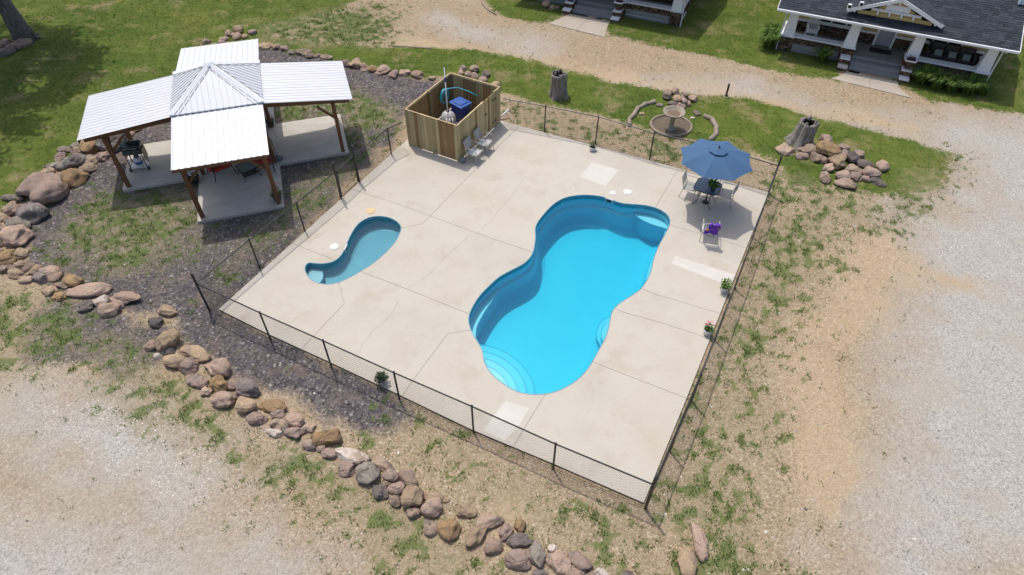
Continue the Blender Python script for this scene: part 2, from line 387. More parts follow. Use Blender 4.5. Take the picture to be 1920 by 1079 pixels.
ground = np_mesh('ground', V, FQ, 4, mg, True, {'zone': zone, 'clump': pt, 'patchy': pcy}); tag(ground, kind='structure')

# sampler for scattering
from bisect import bisect_left
Gx, Gy = xs, ys
gZ = z.reshape(ny, nx); gG = np.clip(g, 0, 1).reshape(ny, nx); gPu = pu.reshape(ny, nx); gGy = gy.reshape(ny, nx); gPt = pt.reshape(ny, nx); gPc = pcy.reshape(ny, nx)
def samp(A, P):
    i = np.clip(np.searchsorted(Gx, P[:, 0]), 0, nx-1); j = np.clip(np.searchsorted(Gy, P[:, 1]), 0, ny-1); return A[j, i]

# keep clear zones: deck, slabs, houses, walks (world polygons)
KEEP = [dpoly]

# ================================================================== POOL DECK
def smooth_closed(pts, n=160, it=2):
    P = [Vector((p[0], p[1])) for p in pts]; m = len(P); out = []
    for i in range(m):
        p0, p1, p2, p3 = P[(i-1) % m], P[i], P[(i+1) % m], P[(i+2) % m]
        for k in range(6):
            t = k/6; out.append(.5*((2*p1)+(-p0+p2)*t+(2*p0-5*p1+4*p2-p3)*t*t+(-p0+3*p1-3*p2+p3)*t**3))
    A = np.array([tuple(p) for p in out])
    for _ in range(it): A = (np.roll(A, 1, 0)+2*A+np.roll(A, -1, 0))/4
    # resample evenly
    d = np.hypot(*(np.roll(A, -1, 0)-A).T); c = np.concatenate([[0], np.cumsum(d)]); B = np.vstack([A, A[:1]])
    t = np.linspace(0, c[-1], n, endpoint=False)
    A = np.stack([np.interp(t, c, B[:, 0]), np.interp(t, c, B[:, 1])], 1)
    if np.sum(A[:, 0]*np.roll(A[:, 1], -1)-np.roll(A[:, 0], -1)*A[:, 1]) < 0: A = A[::-1]
    return A
big_px = [(960,506),(979,496),(992,485),(1000,470),(1003.7,445),(1003,430),(1007.5,417.5),(1017.5,404),(1035,385),(1055,372.5),(1077,367),(1100,365.7),(1125,368),(1145,374),(1165,381),(1185,383),(1205,384.5),(1227,389),(1245,397.5),(1254.5,407.5),(1256.7,418),(1251,432.5),(1237.5,457.5),(1230,475),(1225,490),(1219,515),(1204,540),(1190,551),(1170,564),(1155,575),(1147.5,586),(1144.5,600),(1141,617.5),(1134,637.5),(1120,662.5),(1104,690),(1085,711),(1060,727.5),(1035,737),(1010,740.5),(985,739),(960,731),(935,714),(920,700),(907.5,680),(904,657.5),(892.5,637.5),(882.5,620),(878,602.5),(880,587.5),(890,567.5),(902,551),(916,537),(936,519)]
small_px = [(574,496),(580,492.5),(592,494),(610,494),(627.5,489),(640,477.5),(647.5,462.5),(655,445),(665,427.5),(677.5,415),(695,407),(715,405.5),(732.5,409),(745,416),(752,425),(751,435),(742.5,452.5),(725,472.5),(700,494),(675,510),(652.5,522.5),(635,530),(615,534),(595,531),(582,524),(574,514),(571,504)]
BIG = smooth_closed(GS(big_px, DZ), 170); SML = smooth_closed(GS(small_px, DZ), 100)
SMALLTIP = G(576, 493, DZ)

m_conc = bpy.data.materials.new('broom_finished_concrete'); n, b, o = nodes_of(m_conc)
vec = n.nodes.new('ShaderNodeTexCoord').outputs['Object']
c0 = ramp(n, noise(n, .35, 5, .6, vec), [(.3, (.45, .42, .36)), (.5, (.49, .457, .395)), (.7, (.465, .42, .345))])
c0 = mixc(n, mathn(n, 'MULTIPLY', maprange(n, noise(n, 1.1, 7, .68, vec), .50, .68), .7), c0, (.40, .345, .265))
c0 = mixc(n, mathn(n, 'MULTIPLY', maprange(n, noise(n, .55, 6, .7, vec), .54, .62), .45), c0, (.50, .475, .43))
c0 = mixc(n, mathn(n, 'MULTIPLY', maprange(n, noise(n, 5, 6, .75, vec), .6, .72), .35), c0, (.34, .30, .24))
c0 = mixc(n, mathn(n, 'MULTIPLY', maprange(n, noise(n, 30, 4, .7, vec), .4, .7), .16), c0, (.40, .37, .32))
c0 = mixc(n, mathn(n, 'MULTIPLY', maprange(n, noise(n, 2.1, 3, .6, vec, (1, 7, 1)), .6, .72), .3), c0, (.54, .51, .46))
oi = n.nodes.new('ShaderNodeObjectInfo'); hs = n.nodes.new('ShaderNodeHueSaturation'); n.links.new(maprange(n, oi.outputs['Random'], 0, 1, .97, 1.03), hs.inputs['Value']); n.links.new(c0, hs.inputs['Color'])
n.links.new(hs.outputs[0], b.inputs['Base Color']); b.inputs['Roughness'].default_value = .85; b.inputs['Specular IOR Level'].default_value = .25
bump(n, b, noise(n, 45, 4, .7, vec), .15, .01)
m_conc_new = mat('fresh_pale_concrete', (.575, .555, .505), (.53, .505, .455), scale=2, rough=.85, bmp=.1)
m_conc_side = mat('grey_concrete_edge', (.27, .24, .2), (.18, .16, .135), scale=5, rough=.9, bmp=.3)
m_conc_grey = mat('patio_concrete', (.50, .48, .43), (.40, .37, .32), scale=1.1, rough=.85, bmp=.12, stretch=(1, 2.2, 1), detail=8)

JOINTS = [
 [(540, 452), (549, 457), (627, 487.5), (640, 493)],
 [(668, 506), (675, 509), (757, 540), (877, 588), (890, 592)],
 [(655, 352), (675, 360), (752, 385), (807, 405.5), (885, 434), (930, 450), (996, 472), (1012, 478)],
 [(985, 225), (940, 270), (875, 335), (807, 405.5), (791, 420), (755, 427), (740, 429)],
 [(632, 522), (636, 532), (645.5, 570), (567.5, 652), (548, 674)],
 [(890, 618), (877, 620), (840, 625.5), (775, 712), (735, 770)],
 [(1026, 735), (1020, 744), (982, 805), (955, 850)],
 [(1100, 674), (1114, 680), (1287, 747), (1310, 756)],
 [(1155, 580), (1170, 586), (1245, 607), (1320, 632), (1350, 641)],
 [(1190, 536), (1225, 551), (1280, 567), (1350, 588), (1372, 594)],
 [(1222, 400), (1230, 387), (1270, 320), (1279, 303)],
 [(1250, 420), (1262, 424), (1340, 446), (1396, 464), (1420, 471)],
]
CRACKS = [[(985, 330), (959, 370), (930, 402), (900, 435), (880, 443), (840, 477), (818, 500), (800, 520), (764, 541)],
          [(1075, 345), (1086, 362), (1092, 370)], [(748, 566), (725, 600), (697, 622), (675, 657), (668, 672)]]
PATCHES = [[(1110, 305), (1160, 319), (1135, 350), (1086, 332)], [(1266, 480), (1380, 516), (1360, 534), (1259, 495)],
           [(948, 752), (992, 765), (974, 797), (946, 826), (905, 808)]]
def strip(pl, w):
    P = [Vector((p.x, p.y)) for p in pl]; L = []; Rr = []
    for i, p in enumerate(P):
        d = (P[min(i+1, len(P)-1)]-P[max(i-1, 0)]).normalized(); nn = Vector((-d.y, d.x))
        L.append(p+nn*w/2); Rr.append(p-nn*w/2)
    return L+Rr[::-1]
def inset(poly, d):
    A = np.array(poly); nrm = np.roll(A, -1, 0)-np.roll(A, 1, 0); nrm = np.stack([-nrm[:, 1], nrm[:, 0]], 1); nrm /= np.hypot(*nrm.T)[:, None]
    return A+nrm*d
def cdt_parts(outer, holes, strips, inner_polys=()):
    vs = []; es = []
    for poly in [outer]+holes+strips+list(inner_polys):
        o = len(vs); m = len(poly); vs += [Vector((p[0], p[1])) for p in poly]; es += [(o+i, o+(i+1) % m) for i in range(m)]
    r = delaunay_2d_cdt(vs, es, [], 0, 1e-5)
    rv, re, rf, _, oe, _ = r
    cons = {tuple(sorted(e)) for e, src in zip(re, oe) if len(src)}
    adj = {}
    for fi, f in enumerate(rf):
        for k in range(len(f)):
            adj.setdefault(tuple(sorted((f[k], f[(k+1) % len(f)]))), []).append(fi)
    comp = [-1]*len(rf); comps = []
    for s0 in range(len(rf)):
        if comp[s0] >= 0: continue
        st = [s0]; comp[s0] = len(comps); cur = []
        while st:
            fi = st.pop(); cur.append(fi); f = rf[fi]
            for k in range(len(f)):
                e = tuple(sorted((f[k], f[(k+1) % len(f)])))
                if e in cons: continue
                for fj in adj[e]:
                    if comp[fj] < 0: comp[fj] = comp[s0]; st.append(fj)
        comps.append(cur)
    return rv, rf, comps
def sheet(rv, faces, ztop, zbot, name, m, parent):
    used = sorted({i for f in faces for i in f}); mp = {v: k for k, v in enumerate(used)}; nv = len(used)
    V = [(rv[i].x, rv[i].y, ztop) for i in used]; F = []
    ec = {}
    for f in faces:
        F.append(tuple(mp[i] for i in f))
        for k in range(len(f)): ec.setdefault(frozenset((f[k], f[(k+1) % len(f)])), []).append((f[k], f[(k+1) % len(f)]))
    V += [(rv[i].x, rv[i].y, zbot) for i in used]
    for es in ec.values():
        if len(es) == 1: a, c = es[0]; F.append((mp[c], mp[a], mp[a]+nv, mp[c]+nv))
    mb = MB(); mb.add(V, F); return mb.build(name, m, parent)
def poly_area_pt(rv, rf, cur):
    best = None; tot = 0
    for fi in cur:
        a, b_, c = [rv[i] for i in rf[fi][:3]]; ar = abs((b_-a).cross(c-a))/2; tot += ar
        if best is None or ar > best[0]: best = (ar, (a+b_+c)/3)
    return tot, best[1]
outer = [(v.x, v.y) for v in DECK]
# base slab under the panels
rv, rf, comps = cdt_parts(outer, [list(map(tuple, BIG)), list(map(tuple, SML))], [])
faces = []
for cur in comps:
    ar, c = poly_area_pt(rv, rf, cur); c = np.array([[c.x, c.y]])
    if pip(c, outer)[0] and not pip(c, BIG)[0] and not pip(c, SML)[0]: faces += [rf[i] for i in cur]
deck = sheet(rv, faces, DZ-.010, -.14, 'pool_deck', m_conc_side, None); tag(deck, kind='structure')
jl = [GS(j, DZ) for j in JOINTS]; ck = [GS(c, DZ) for c in CRACKS]
def wig(pl, amp):
    out = []
    for a, b_ in zip(pl[:-1], pl[1:]):
        k = max(1, int((b_-a).length/.25))
        for i in range(k): out.append(a.lerp(b_, i/k)+Vector((random.uniform(-amp, amp), random.uniform(-amp, amp), 0)))
    return out+[pl[-1]]
ck = [wig(c, .02) for c in ck]
strips = [strip(j, .012) for j in jl]+[strip(c, .005) for c in ck]
pp = [[(p.x, p.y) for p in GS(q, DZ)] for q in PATCHES]
ins = [(float(a), float(c)) for a, c in inset(np.array(outer) if True else outer, 0)]
rv, rf, comps = cdt_parts(outer, [list(map(tuple, BIG)), list(map(tuple, SML))], strips, pp)
for cur in comps:
    ar, c = poly_area_pt(rv, rf, cur); ca = np.array([[c.x, c.y]])
    if not pip(ca, outer)[0] or pip(ca, BIG)[0] or pip(ca, SML)[0] or ar < .002: continue
    if min([sdist(ca, [tuple(v)[:2] for v in j], False)[0] for j in jl]) < .0062: continue
    if min([sdist(ca, [tuple(v)[:2] for v in j], False)[0] for j in ck]) < .0027: continue
    isp = any(pip(ca, q)[0] for q in pp)
    sheet(rv, [rf[i] for i in cur], DZ+(.002 if isp else 0), DZ-.0098, 'deck_panel', m_conc_new if isp else m_conc, deck)

# ------------------------------------------------------------------ pools
def shell_mat(name, c1, c2):
    return mat(name, c1, c2, scale=.9, rough=.35, detail=3)
m_shell = shell_mat('blue_fibreglass', (.31, .63, .735), (.28, .60, .72))
m_shell_s = shell_mat('weathered_blue_fibreglass', (.30, .52, .58), (.25, .46, .53))
m_rim = mat('teal_coping_lip', (.10, .30, .38), (.07, .22, .3), rough=.4)
def water_mat(name, absorb, dens, rip=.22, scat=None):
    m = bpy.data.materials.new(name); n, b, o = nodes_of(m); n.nodes.remove(b)
    tr = n.nodes.new('ShaderNodeBsdfTransparent'); tr.inputs[0].default_value = (.97, .985, .99, 1)
    gl = n.nodes.new('ShaderNodeBsdfGlossy'); gl.inputs['Roughness'].default_value = .05
    fr = n.nodes.new('ShaderNodeFresnel'); fr.inputs[0].default_value = 1.33
    bp = n.nodes.new('ShaderNodeBump'); bp.inputs['Strength'].default_value = rip; bp.inputs['Distance'].default_value = .05
    n.links.new(noise(n, 3.2, 3, .5), bp.inputs['Height']); n.links.new(bp.outputs[0], gl.inputs['Normal']); n.links.new(bp.outputs[0], fr.inputs['Normal'])
    ms = n.nodes.new('ShaderNodeMixShader'); n.links.new(fr.outputs[0], ms.inputs[0]); n.links.new(tr.outputs[0], ms.inputs[1]); n.links.new(gl.outputs[0], ms.inputs[2])
    n.links.new(ms.outputs[0], o.inputs[0])
    va_ = n.nodes.new('ShaderNodeVolumeAbsorption'); va_.inputs[0].default_value = (*absorb, 1); va_.inputs[1].default_value = dens
    n.links.new(va_.outputs[0], o.inputs['Volume']); return m
def water_body(A, z, zb, m, parent):
    rv, rf, comps = cdt_parts(list(map(tuple, A)), [], []); F = []
    for cur in comps:
        _, c = poly_area_pt(rv, rf, cur)
        if pip(np.array([[c.x, c.y]]), A)[0]: F += [tuple(rf[i]) for i in cur]
    nv = len(rv); n_ = len(A); mb = MB(); vs = [(v.x, v.y, z) for v in rv]+[(v.x, v.y, zb) for v in rv]; ec = {}
    for f in F:
        for k in range(3): ec.setdefault(frozenset((f[k], f[(k+1) % 3])), []).append((f[k], f[(k+1) % 3]))
    fs = F+[tuple(i+nv for i in f[::-1]) for f in F]+[(es[0][1], es[0][0], es[0][0]+nv, es[0][1]+nv) for es in ec.values() if len(es) == 1]
    mb.add(vs, fs); return mb.build('water', m, parent)
def fill_poly(A, z, name, m, parent):
    rv, rf, comps = cdt_parts(list(map(tuple, A)), [], []); F = []
    for cur in comps:
        _, c = poly_area_pt(rv, rf, cur)
        if pip(np.array([[c.x, c.y]]), A)[0]: F += [tuple(rf[i]) for i in cur]
    mb = MB(); mb.add([(v.x, v.y, z) for v in rv], F); return mb.build(name, m, parent)
def pool(A, prof, name, label, m, kindn='swimming pool'):
    """A outline counter-clockwise; prof = list of (inset, z)"""
    t = thing(name, label, kindn)
    mb = MB(); rings = []; nA = len(A)
    for d, z_ in prof:
        B = inset(A, d) if d else A.copy()
        for _ in range(int(d*14)): B = (np.roll(B, 1, 0)+2*B+np.roll(B, -1, 0))/4
        rings.append((B, z_))
    vs = [(x, y, z_) for B, z_ in rings for x, y in B]; fs = []
    for i in range(len(rings)-1):
        for k in range(nA): fs.append((i*nA+k, i*nA+(k+1) % nA, (i+1)*nA+(k+1) % nA, (i+1)*nA+k))
    mb.add(vs, fs); mb.build('pool_wall', m, t, smooth=False)
    fill_poly(rings[-1][0], rings[-1][1], 'pool_floor', m, t)
    lip = MB(); o_ = inset(A, -.004); i_ = inset(A, .022)
    lip.add([(x, y, DZ+.006) for x, y in o_]+[(x, y, DZ+.006) for x, y in i_]+[(x, y, -.10) for x, y in i_],
            [(k, (k+1) % nA, nA+(k+1) % nA, nA+k) for k in range(nA)]+[(nA+k, nA+(k+1) % nA, 2*nA+(k+1) % nA, 2*nA+k) for k in range(nA)])
    lip.build('coping_lip', m_rim, t)
    return t
pl = pool(BIG, [(0, DZ-.001), (.01, -.42), (.10, -.47), (.14, -.98), (.24, -1.12), (.42, -1.2)], 'swimming_pool', 'large blue hourglass shaped swimming pool in the concrete deck', m_shell)
wt = water_body(inset(BIG, .004), -.05, -1.3, water_mat('pool_water', (0., .87, .94), .92), pl)
ps = pool(SML, [(0, DZ-.001), (.02, -.30), (.10, -.38), (.22, -.42)], 'wading_pool', 'small comma shaped wading pool nearer the pavilion', m_shell_s, 'wading pool')
water_body(inset(SML, .004), -.07, -.5, water_mat('wading_water', (.0, .55, .68), 1.25), ps)
m_nose = mat('darker_blue_nosing', (.20, .52, .65), (.18, .50, .63), rough=.4)
def disc_step(cpx, r, ztop, name, par, m, zb=-1.19, sq=1., rot=0):
    c = G(*cpx, ztop); mb = MB(); P = []
    for k in range(48):
        a = 2*math.pi*k/48; x = r*math.cos(a); y = r*sq*math.sin(a); P.append((c.x+x*math.cos(rot)-y*math.sin(rot), c.y+x*math.sin(rot)+y*math.cos(rot)))
    # keep only the piece inside the pool
    P = [p for p in P]
    q = np.array(P); insd = pip(q, inset(BIG if par is pl else SML, .012)); AA = inset(BIG if par is pl else SML, .012)
    for i in range(len(P)):
        if not insd[i]:
            dd_ = np.hypot(*(AA-q[i]).T); P[i] = tuple(AA[dd_.argmin()])
    out = [P[0]]
    for p in P[1:]:
        if math.hypot(p[0]-out[-1][0], p[1]-out[-1][1]) > .004: out.append(p)
    if len(out) > 3:
        mb.prism(out, zb, ztop); o_ = mb.build(name, m, par); e = MB(); inner_pts = [p for p in out if sdist(np.array([p]), AA)[0] > .03]
        if len(inner_pts) > 3:
            k0 = max(range(len(inner_pts)), key=lambda i: math.dist(inner_pts[i], inner_pts[i-1])); ip = inner_pts[k0:]+inner_pts[:k0]
            e.tube([(x, y, ztop) for x, y in ip], .018, 6); e.build('nosing', m_nose, o_)
for k, (r_, zt) in enumerate(((1.95, -.95), (1.68, -.72), (1.41, -.50), (1.16, -.28))):
    disc_step((880, 742), r_, zt, 'pool_step', pl, m_shell, zb=-1.19)
for r_, zt in ((2.1, -.34),): disc_step((1288, 391), r_, zt, 'seat_ledge', pl, m_shell, sq=.62)
for r_, zt in ((.95, -.88), (.78, -.62)): disc_step((1174, 630), r_, zt, 'pool_step', pl, m_shell)
disc_step((574, 521), .55, -.2, 'pool_step', ps, m_shell_s, zb=-.41)
# bench along the left wall
cc = G(905, 588, -.35); ctr = inset(BIG, .012); inn = inset(BIG, .27)
dist = np.hypot(ctr[:, 0]-cc.x, ctr[:, 1]-cc.y); idx = [i for i in range(len(ctr)) if dist[i] < 1.35]
idx.sort(key=lambda i: math.atan2(ctr[i][1]-G(1000, 600).y, -(ctr[i][0]-G(1000, 600).x)))
outb = [tuple(ctr[i]) for i in idx]; inb = []
for j, i in enumerate(idx):
    w = math.sin(math.pi*(j+.001)/(len(idx)-1+.002))**.5; inb.append(tuple(ctr[i]+(inn[i]-ctr[i])*max(.04, w)))
mb = MB(); mb.prism(outb+inb[::-1], -1.19, -.40); mb.build('seat_ledge', m_shell, pl)
def skimmer(px, py, par, A):
    c = G(px, py, -.03); dd_ = np.hypot(A[:, 0]-c.x, A[:, 1]-c.y); i = int(dd_.argmin()); p = A[i]; tn = A[(i+1) % len(A)]-A[i-1]; ang = math.atan2(tn[1], tn[0])
    nrm = Vector((-math.sin(ang), math.cos(ang), 0)); ce = Vector((p[0], p[1], -.02))+nrm*.025
    mb = MB()
    for s in (-1, 1):
        mb.box(ce+Vector((math.cos(ang), math.sin(ang), 0))*s*.13, (.035, .03, .19), ang); mb.box(ce+Vector((0, 0, s*.08)), (.225, .03, .03), ang)
    fr_ = mb.build('skimmer_frame', m_whitemetal, par)
    q = MB(); q.box(ce, (.22, .012, .125), ang); q.build('skimmer_throat', m_black, fr_)
skimmer(1141, 376, pl, BIG); skimmer(648, 466, ps, SML)
def lid(px, py, r, m, label):
    mb = MB(); c = G(px, py, DZ)
    mb.lathe([(r, 0), (r, .012), (r*.93, .018), (r*.55, .02), (.001, .02)], 28)
    o_ = mb.build('skimmer_lid', m, None); o_.location = (c.x, c.y, DZ+.001); tag(o_, label, 'lid')
    for a in (0, math.pi):
        hb = MB(); hb.box((math.cos(a)*r*.5, math.sin(a)*r*.5, .022), (.05, .02, .006)); hb.build('finger_grip', mat('grey_plastic', (.3, .3, .3), rough=.5), o_)
lid(627, 463, .15, m_whitemetal, 'round white lid in the deck beside the wading pool')
lid(695, 396, .16, mat('yellowed_plastic', (.62, .47, .23), (.55, .4, .18), rough=.5), 'round yellowed lid in the deck above the wading pool')
lid(1149, 362.5, .12, m_whitemetal, 'smaller white lid in the deck, left of a pair')
lid(1177, 360.5, .16, m_whitemetal, 'larger white lid in the deck, right of a pair')

# ================================================================== SCATTER (grass, weeds, stones)
NOGO = []          # filled below before scatter is run
def scatter_points(nb, dens_fn, region=(-33, 33, 4.5, 39.5)):
    P = np.stack([RNG.uniform(region[0], region[1], nb), RNG.uniform(region[2], region[3], nb)], 1)
    # only where the camera's field (with a margin) reaches
    lim = (P[:, 1]*.69+CAM_H*.723)*.80+1.5; P = P[np.abs(P[:, 0]) < lim]
    P = P[RNG.random(len(P)) < dens_fn(P)]
    for poly in NOGO:
        P = P[~pip(P, poly)]
    return P
def blades(P, L0, L1, w, per, spread, name, m, label=None, var_fn=None, lean=.9):
    n_ = len(P); K = per; base = np.repeat(P, K, 0); N_ = len(base)
    ang = RNG.uniform(0, 2*np.pi, N_); rad = RNG.random(N_)**.7*spread
    bx = base[:, 0]+np.cos(ang)*rad; by = base[:, 1]+np.sin(ang)*rad; bz = samp(gZ, np.stack([bx, by], 1))-.004
    L = RNG.uniform(L0, L1, N_); tl = RNG.uniform(.15, lean, N_); a2 = ang+RNG.normal(0, .6, N_)
    tx = bx+np.cos(a2)*L*tl; ty = by+np.sin(a2)*L*tl; tz = bz+L*np.sqrt(np.clip(1-tl*tl*.8, .1, 1))
    px_, py_ = -np.sin(a2)*w/2, np.cos(a2)*w/2
    V = np.empty((N_, 3, 3)); V[:, 0] = np.stack([bx-px_, by-py_, bz], 1); V[:, 1] = np.stack([bx+px_, by+py_, bz], 1); V[:, 2] = np.stack([tx, ty, tz], 1)
    F = np.arange(N_*3).reshape(N_, 3)
    vr = np.repeat(RNG.random(n_), K)*.6+RNG.random(N_)*.4
    if var_fn is not None: vr = np.clip(vr*.5+var_fn(base)*.5, 0, 1)
    o_ = np_mesh(name, V.reshape(-1, 3), F, 3, m, False, {'var': np.repeat(vr, 3)}); tag(o_, label, name.split('_')[-1] if False else None, kind='stuff'); return o_
OCT_V = np.array([(1, 0, 0), (-1, 0, 0), (0, 1, 0), (0, -1, 0), (0, 0, 1), (0, 0, -1)], float)
OCT_F = np.array([(0, 2, 4), (2, 1, 4), (1, 3, 4), (3, 0, 4), (2, 0, 5), (1, 2, 5), (3, 1, 5), (0, 3, 5)])[:4]
def stones(P, s0, s1, name, m, label, var_fn=None):
    N_ = len(P); s = s0+(s1-s0)*RNG.random(N_)**2.2; th = RNG.uniform(0, np.pi, N_); z_ = samp(gZ, P)
    V = np.empty((N_, 5, 3))
    ox = RNG.uniform(.6, 1.1, (N_, 5)); k = OCT_V[:5]
    for j in range(5):
        x = k[j, 0]*s*ox[:, j]+RNG.normal(0, .15, N_)*s; y = k[j, 1]*s*ox[:, j]*.8+RNG.normal(0, .15, N_)*s
        V[:, j, 0] = P[:, 0]+x*np.cos(th)-y*np.sin(th); V[:, j, 1] = P[:, 1]+x*np.sin(th)+y*np.cos(th)
        V[:, j, 2] = z_-.003+k[j, 2]*s*.6*ox[:, j]
    F = (np.arange(N_)[:, None, None]*5+OCT_F[None]).reshape(-1, 3)
    vr = RNG.random(N_)
    if var_fn is not None: vr = np.clip(var_fn(P, vr), 0, 1)
    o_ = np_mesh(name, V.reshape(-1, 3), F, 3, m, False, {'var': np.repeat(vr, 5)}); return tag(o_, label, kind='stuff')

# ================================================================== PAVILION (plus shaped, metal roof)
def frame_at(o, ang): return Matrix.Translation((o[0], o[1], 0)) @ Matrix.Rotation(ang, 4, 'Z')
PAV_O = G(524, 308, .1)+Vector((-1.5*.953-1.5*.303, -1.5*.303+1.5*.953, 0)); PAV_A = math.atan2(.303, .953)
pav = thing('pavilion', 'plus shaped timber pavilion with white ribbed metal roof', 'pavilion', (PAV_O.x, PAV_O.y, 0), PAV_A)
# slabs under it
slab = thing('patio_slab', None, None, (PAV_O.x, PAV_O.y, 0), PAV_A); tag(slab, kind='structure')
a_, b_ = 1.5, 4.22; g_ = .006
for cx, cy, sx, sy in ((0, 0, 3, 3), (0, (a_+b_)/2, 3, b_-a_-g_), (0, -(a_+b_)/2, 3, b_-a_-g_), ((a_+b_)/2, 0, b_-a_-g_, 3), (-(a_+b_)/2, 0, b_-a_-g_, 3)):
    m_ = MB(); off = .5*g_; m_.box((cx+(off if cx > 0 else -off if cx < 0 else 0), cy+(off if cy > 0 else -off if cy < 0 else 0), -.02), (sx, sy, .24))
    m_.build('concrete_slab', m_conc_grey, slab)
SLZ = .10
m_wood = mat('stained_timber', (.19, .085, .032), (.115, .05, .02), scale=3, rough=.7, stretch=(9, 9, 1), bmp=.2, rnd=.12)
m_roof = mat('white_ribbed_steel', (.65, .67, .695), (.62, .645, .675), scale=.6, rough=.5, metal=.15)
m_trim = mat('white_steel_trim', (.86, .87, .88), (.82, .84, .86), rough=.5)
ZI, ZO, RO = 2.78, 2.42, 4.75; RH = 1.56
m_beamc = m_wood
PO = 4.0; PI_ = 1.33
posts = [(sx*PI_, sy*PI_) for sx in (-1, 1) for sy in (-1, 1)]
posts += [(sx*PI_, sy*PO) for sx in (-1, 1) for sy in (-1, 1)]+[(sx*PO, sy*PI_) for sx in (-1, 1) for sy in (-1, 1)]
ZO0 = ZO
def zr(d): return ZI+(ZO0-ZI)*(max(d, a_)-a_)/(RO-a_)
for x, y in posts:
    d = max(abs(x), abs(y)); top = zr(d)-.24
    m_ = MB(); m_.box((x, y, (SLZ+top)/2), (.14, .14, top-SLZ)); m_.build('post', m_wood, pav, bev=.006)
for k in range(4):
    Rk = Matrix.Rotation(k*math.pi/2, 4, 'Z')
    RK = (4.40, 4.74, 4.52, 4.76)[k]
    for s in (-1, 1):
        m_ = MB(); m_.bar((s*PI_, -1.2, zr(1.2)-.16), (s*PI_, -RK+.12, zr(RK-.12)-.16), .05, .17); m_.xform(Rk); m_.build('beam', m_wood, pav)
        m_ = MB(); zt = zr(PO)-.36; m_.bar((s*PI_, -PO, zt-.55), (s*(PI_-.55), -PO, zt), .07, .09, up=Vector((0, 1, 0))); m_.xform(Rk); m_.build('brace', m_wood, pav)
        m_ = MB(); m_.bar((s*PI_, -PO, zt-.55), (s*PI_, -PO+.6, zt+.05), .07, .09, up=Vector((1, 0, 0))); m_.xform(Rk); m_.build('brace', m_wood, pav)
        m_ = MB(); m_.bar((s*PI_, -PI_, zt-.5), (s*(PI_-.55), -PI_, zt+.05), .07, .09, up=Vector((0, 1, 0))); m_.xform(Rk); m_.build('brace', m_wood, pav)
    for yy, zz in ((-PO, zr(PO)-.33), (-PI_, zr(PI_)-.33)):
        m_ = MB(); m_.bar((-PI_-.1, yy, zz), (PI_+.1, yy, zz), .06, .17); m_.xform(Rk); m_.build('beam', m_wood, pav)
    for yy in np.arange(-RK+.15, -1.5, .62):
        m_ = MB(); m_.bar((-1.45, yy, zr(-yy)-.045), (1.45, yy, zr(-yy)-.045), .09, .05); m_.xform(Rk); m_.build('purlin', m_wood, pav)
    m_ = MB()
    # arm roof: three overlapping ribbed sheets
    ns = 3; wS = 2*RH/ns; rib = wS/5
    for i in range(ns):
        m_ = MB(); xs_ = []; 
        for j in range(5):
            x0 = -RH+i*wS+j*rib
            xs_ += [(x0, 0), (x0+.026, .021), (x0+.044, .021), (x0+.070, 0), (x0+rib*.4, 0), (x0+rib*.41, .004), (x0+rib*.5, .004), (x0+rib*.51, 0), (x0+rib*.7, 0), (x0+rib*.71, .004), (x0+rib*.8, .004), (x0+rib*.81, 0)]
        xs_.append((-RH+(i+1)*wS, 0)); dzz = .0015*i
        ya, yb = -1.38, -RK; ZO = zr(RK); m = len(xs_)
        vs = [(x, ya, ZI+.03+h+dzz) for x, h in xs_]+[(x, yb, ZO+h+dzz) for x, h in xs_]+[(x, ya, ZI+.022+dzz) for x, h in xs_]+[(x, yb, ZO-.006+dzz) for x, h in xs_]
        m_.add(vs, [(j, m+j, m+j+1, j+1) for j in range(m-1)]+[(2*m+j, 2*m+j+1, 3*m+j+1, 3*m+j) for j in range(m-1)]+[(m+j, 3*m+j, 3*m+j+1, m+j+1) for j in range(m-1)]+[(0, 2*m, 3*m, m), (m-1, 2*m-1, 4*m-1, 3*m-1)])
        m_.xform(Rk); m_.build('roof_sheet', m_roof, pav)
    # fascia at the eave and rakes
    m_ = MB(); m_.bar((-RH, -RK+.03, zr(RK)-.07), (RH, -RK+.03, zr(RK)-.07), .03, .11); m_.xform(Rk); m_.build('fascia', m_wood, pav)
    # pyramid face
    ZA = 3.82; ZB = ZI+.075; hb = 1.59
    m_ = MB(); m_.add([(-hb, -hb, ZB), (hb, -hb, ZB), (0, 0, ZA)], [(0, 1, 2)])
    sl = (ZA-ZB)/hb
    for j in range(-7, 8):
        x = j*.21
        if abs(x) > hb-.1: continue
        yt = -abs(x)-.12; p0 = Vector((x, -hb, ZB+.008)); p1 = Vector((x, yt, ZB+sl*(hb+yt)+.008))
        if (p1-p0).length > .15: m_.bar(p0, p1, .035, .028)
    m_.add([(-hb, -hb, ZB), (hb, -hb, ZB), (hb, -hb, ZB-.035), (-hb, -hb, ZB-.035)], [(0, 3, 2, 1)])
    m_.xform(Rk); m_.build('pyramid_roof_sheet', m_roof, pav)
    m_ = MB()
    for s, ax in ((0, 0), (1, 1)):
        pass
    # folded hip cap: two strips meeting over the hip
    w_ = .17; A0 = Vector((-hb-.02, -hb-.02, ZB+.035)); A1 = Vector((0, 0, ZA+.05)); dA = (A1-A0).normalized()
    e1 = Vector((1, 0, 0)); e1 = (e1-dA*e1.dot(dA)).normalized(); e1.z -= .0
    e2 = Vector((0, 1, 0)); e2 = (e2-dA*e2.dot(dA)).normalized()
    def dn(p, f): return p
    B1 = A0+Vector((w_*1.5, 0, 0)); B2 = A0+Vector((0, w_*1.5, 0))
    n1 = Vector((0, 0, -.012))
    T1 = A1+Vector((.0, -.02, .0))
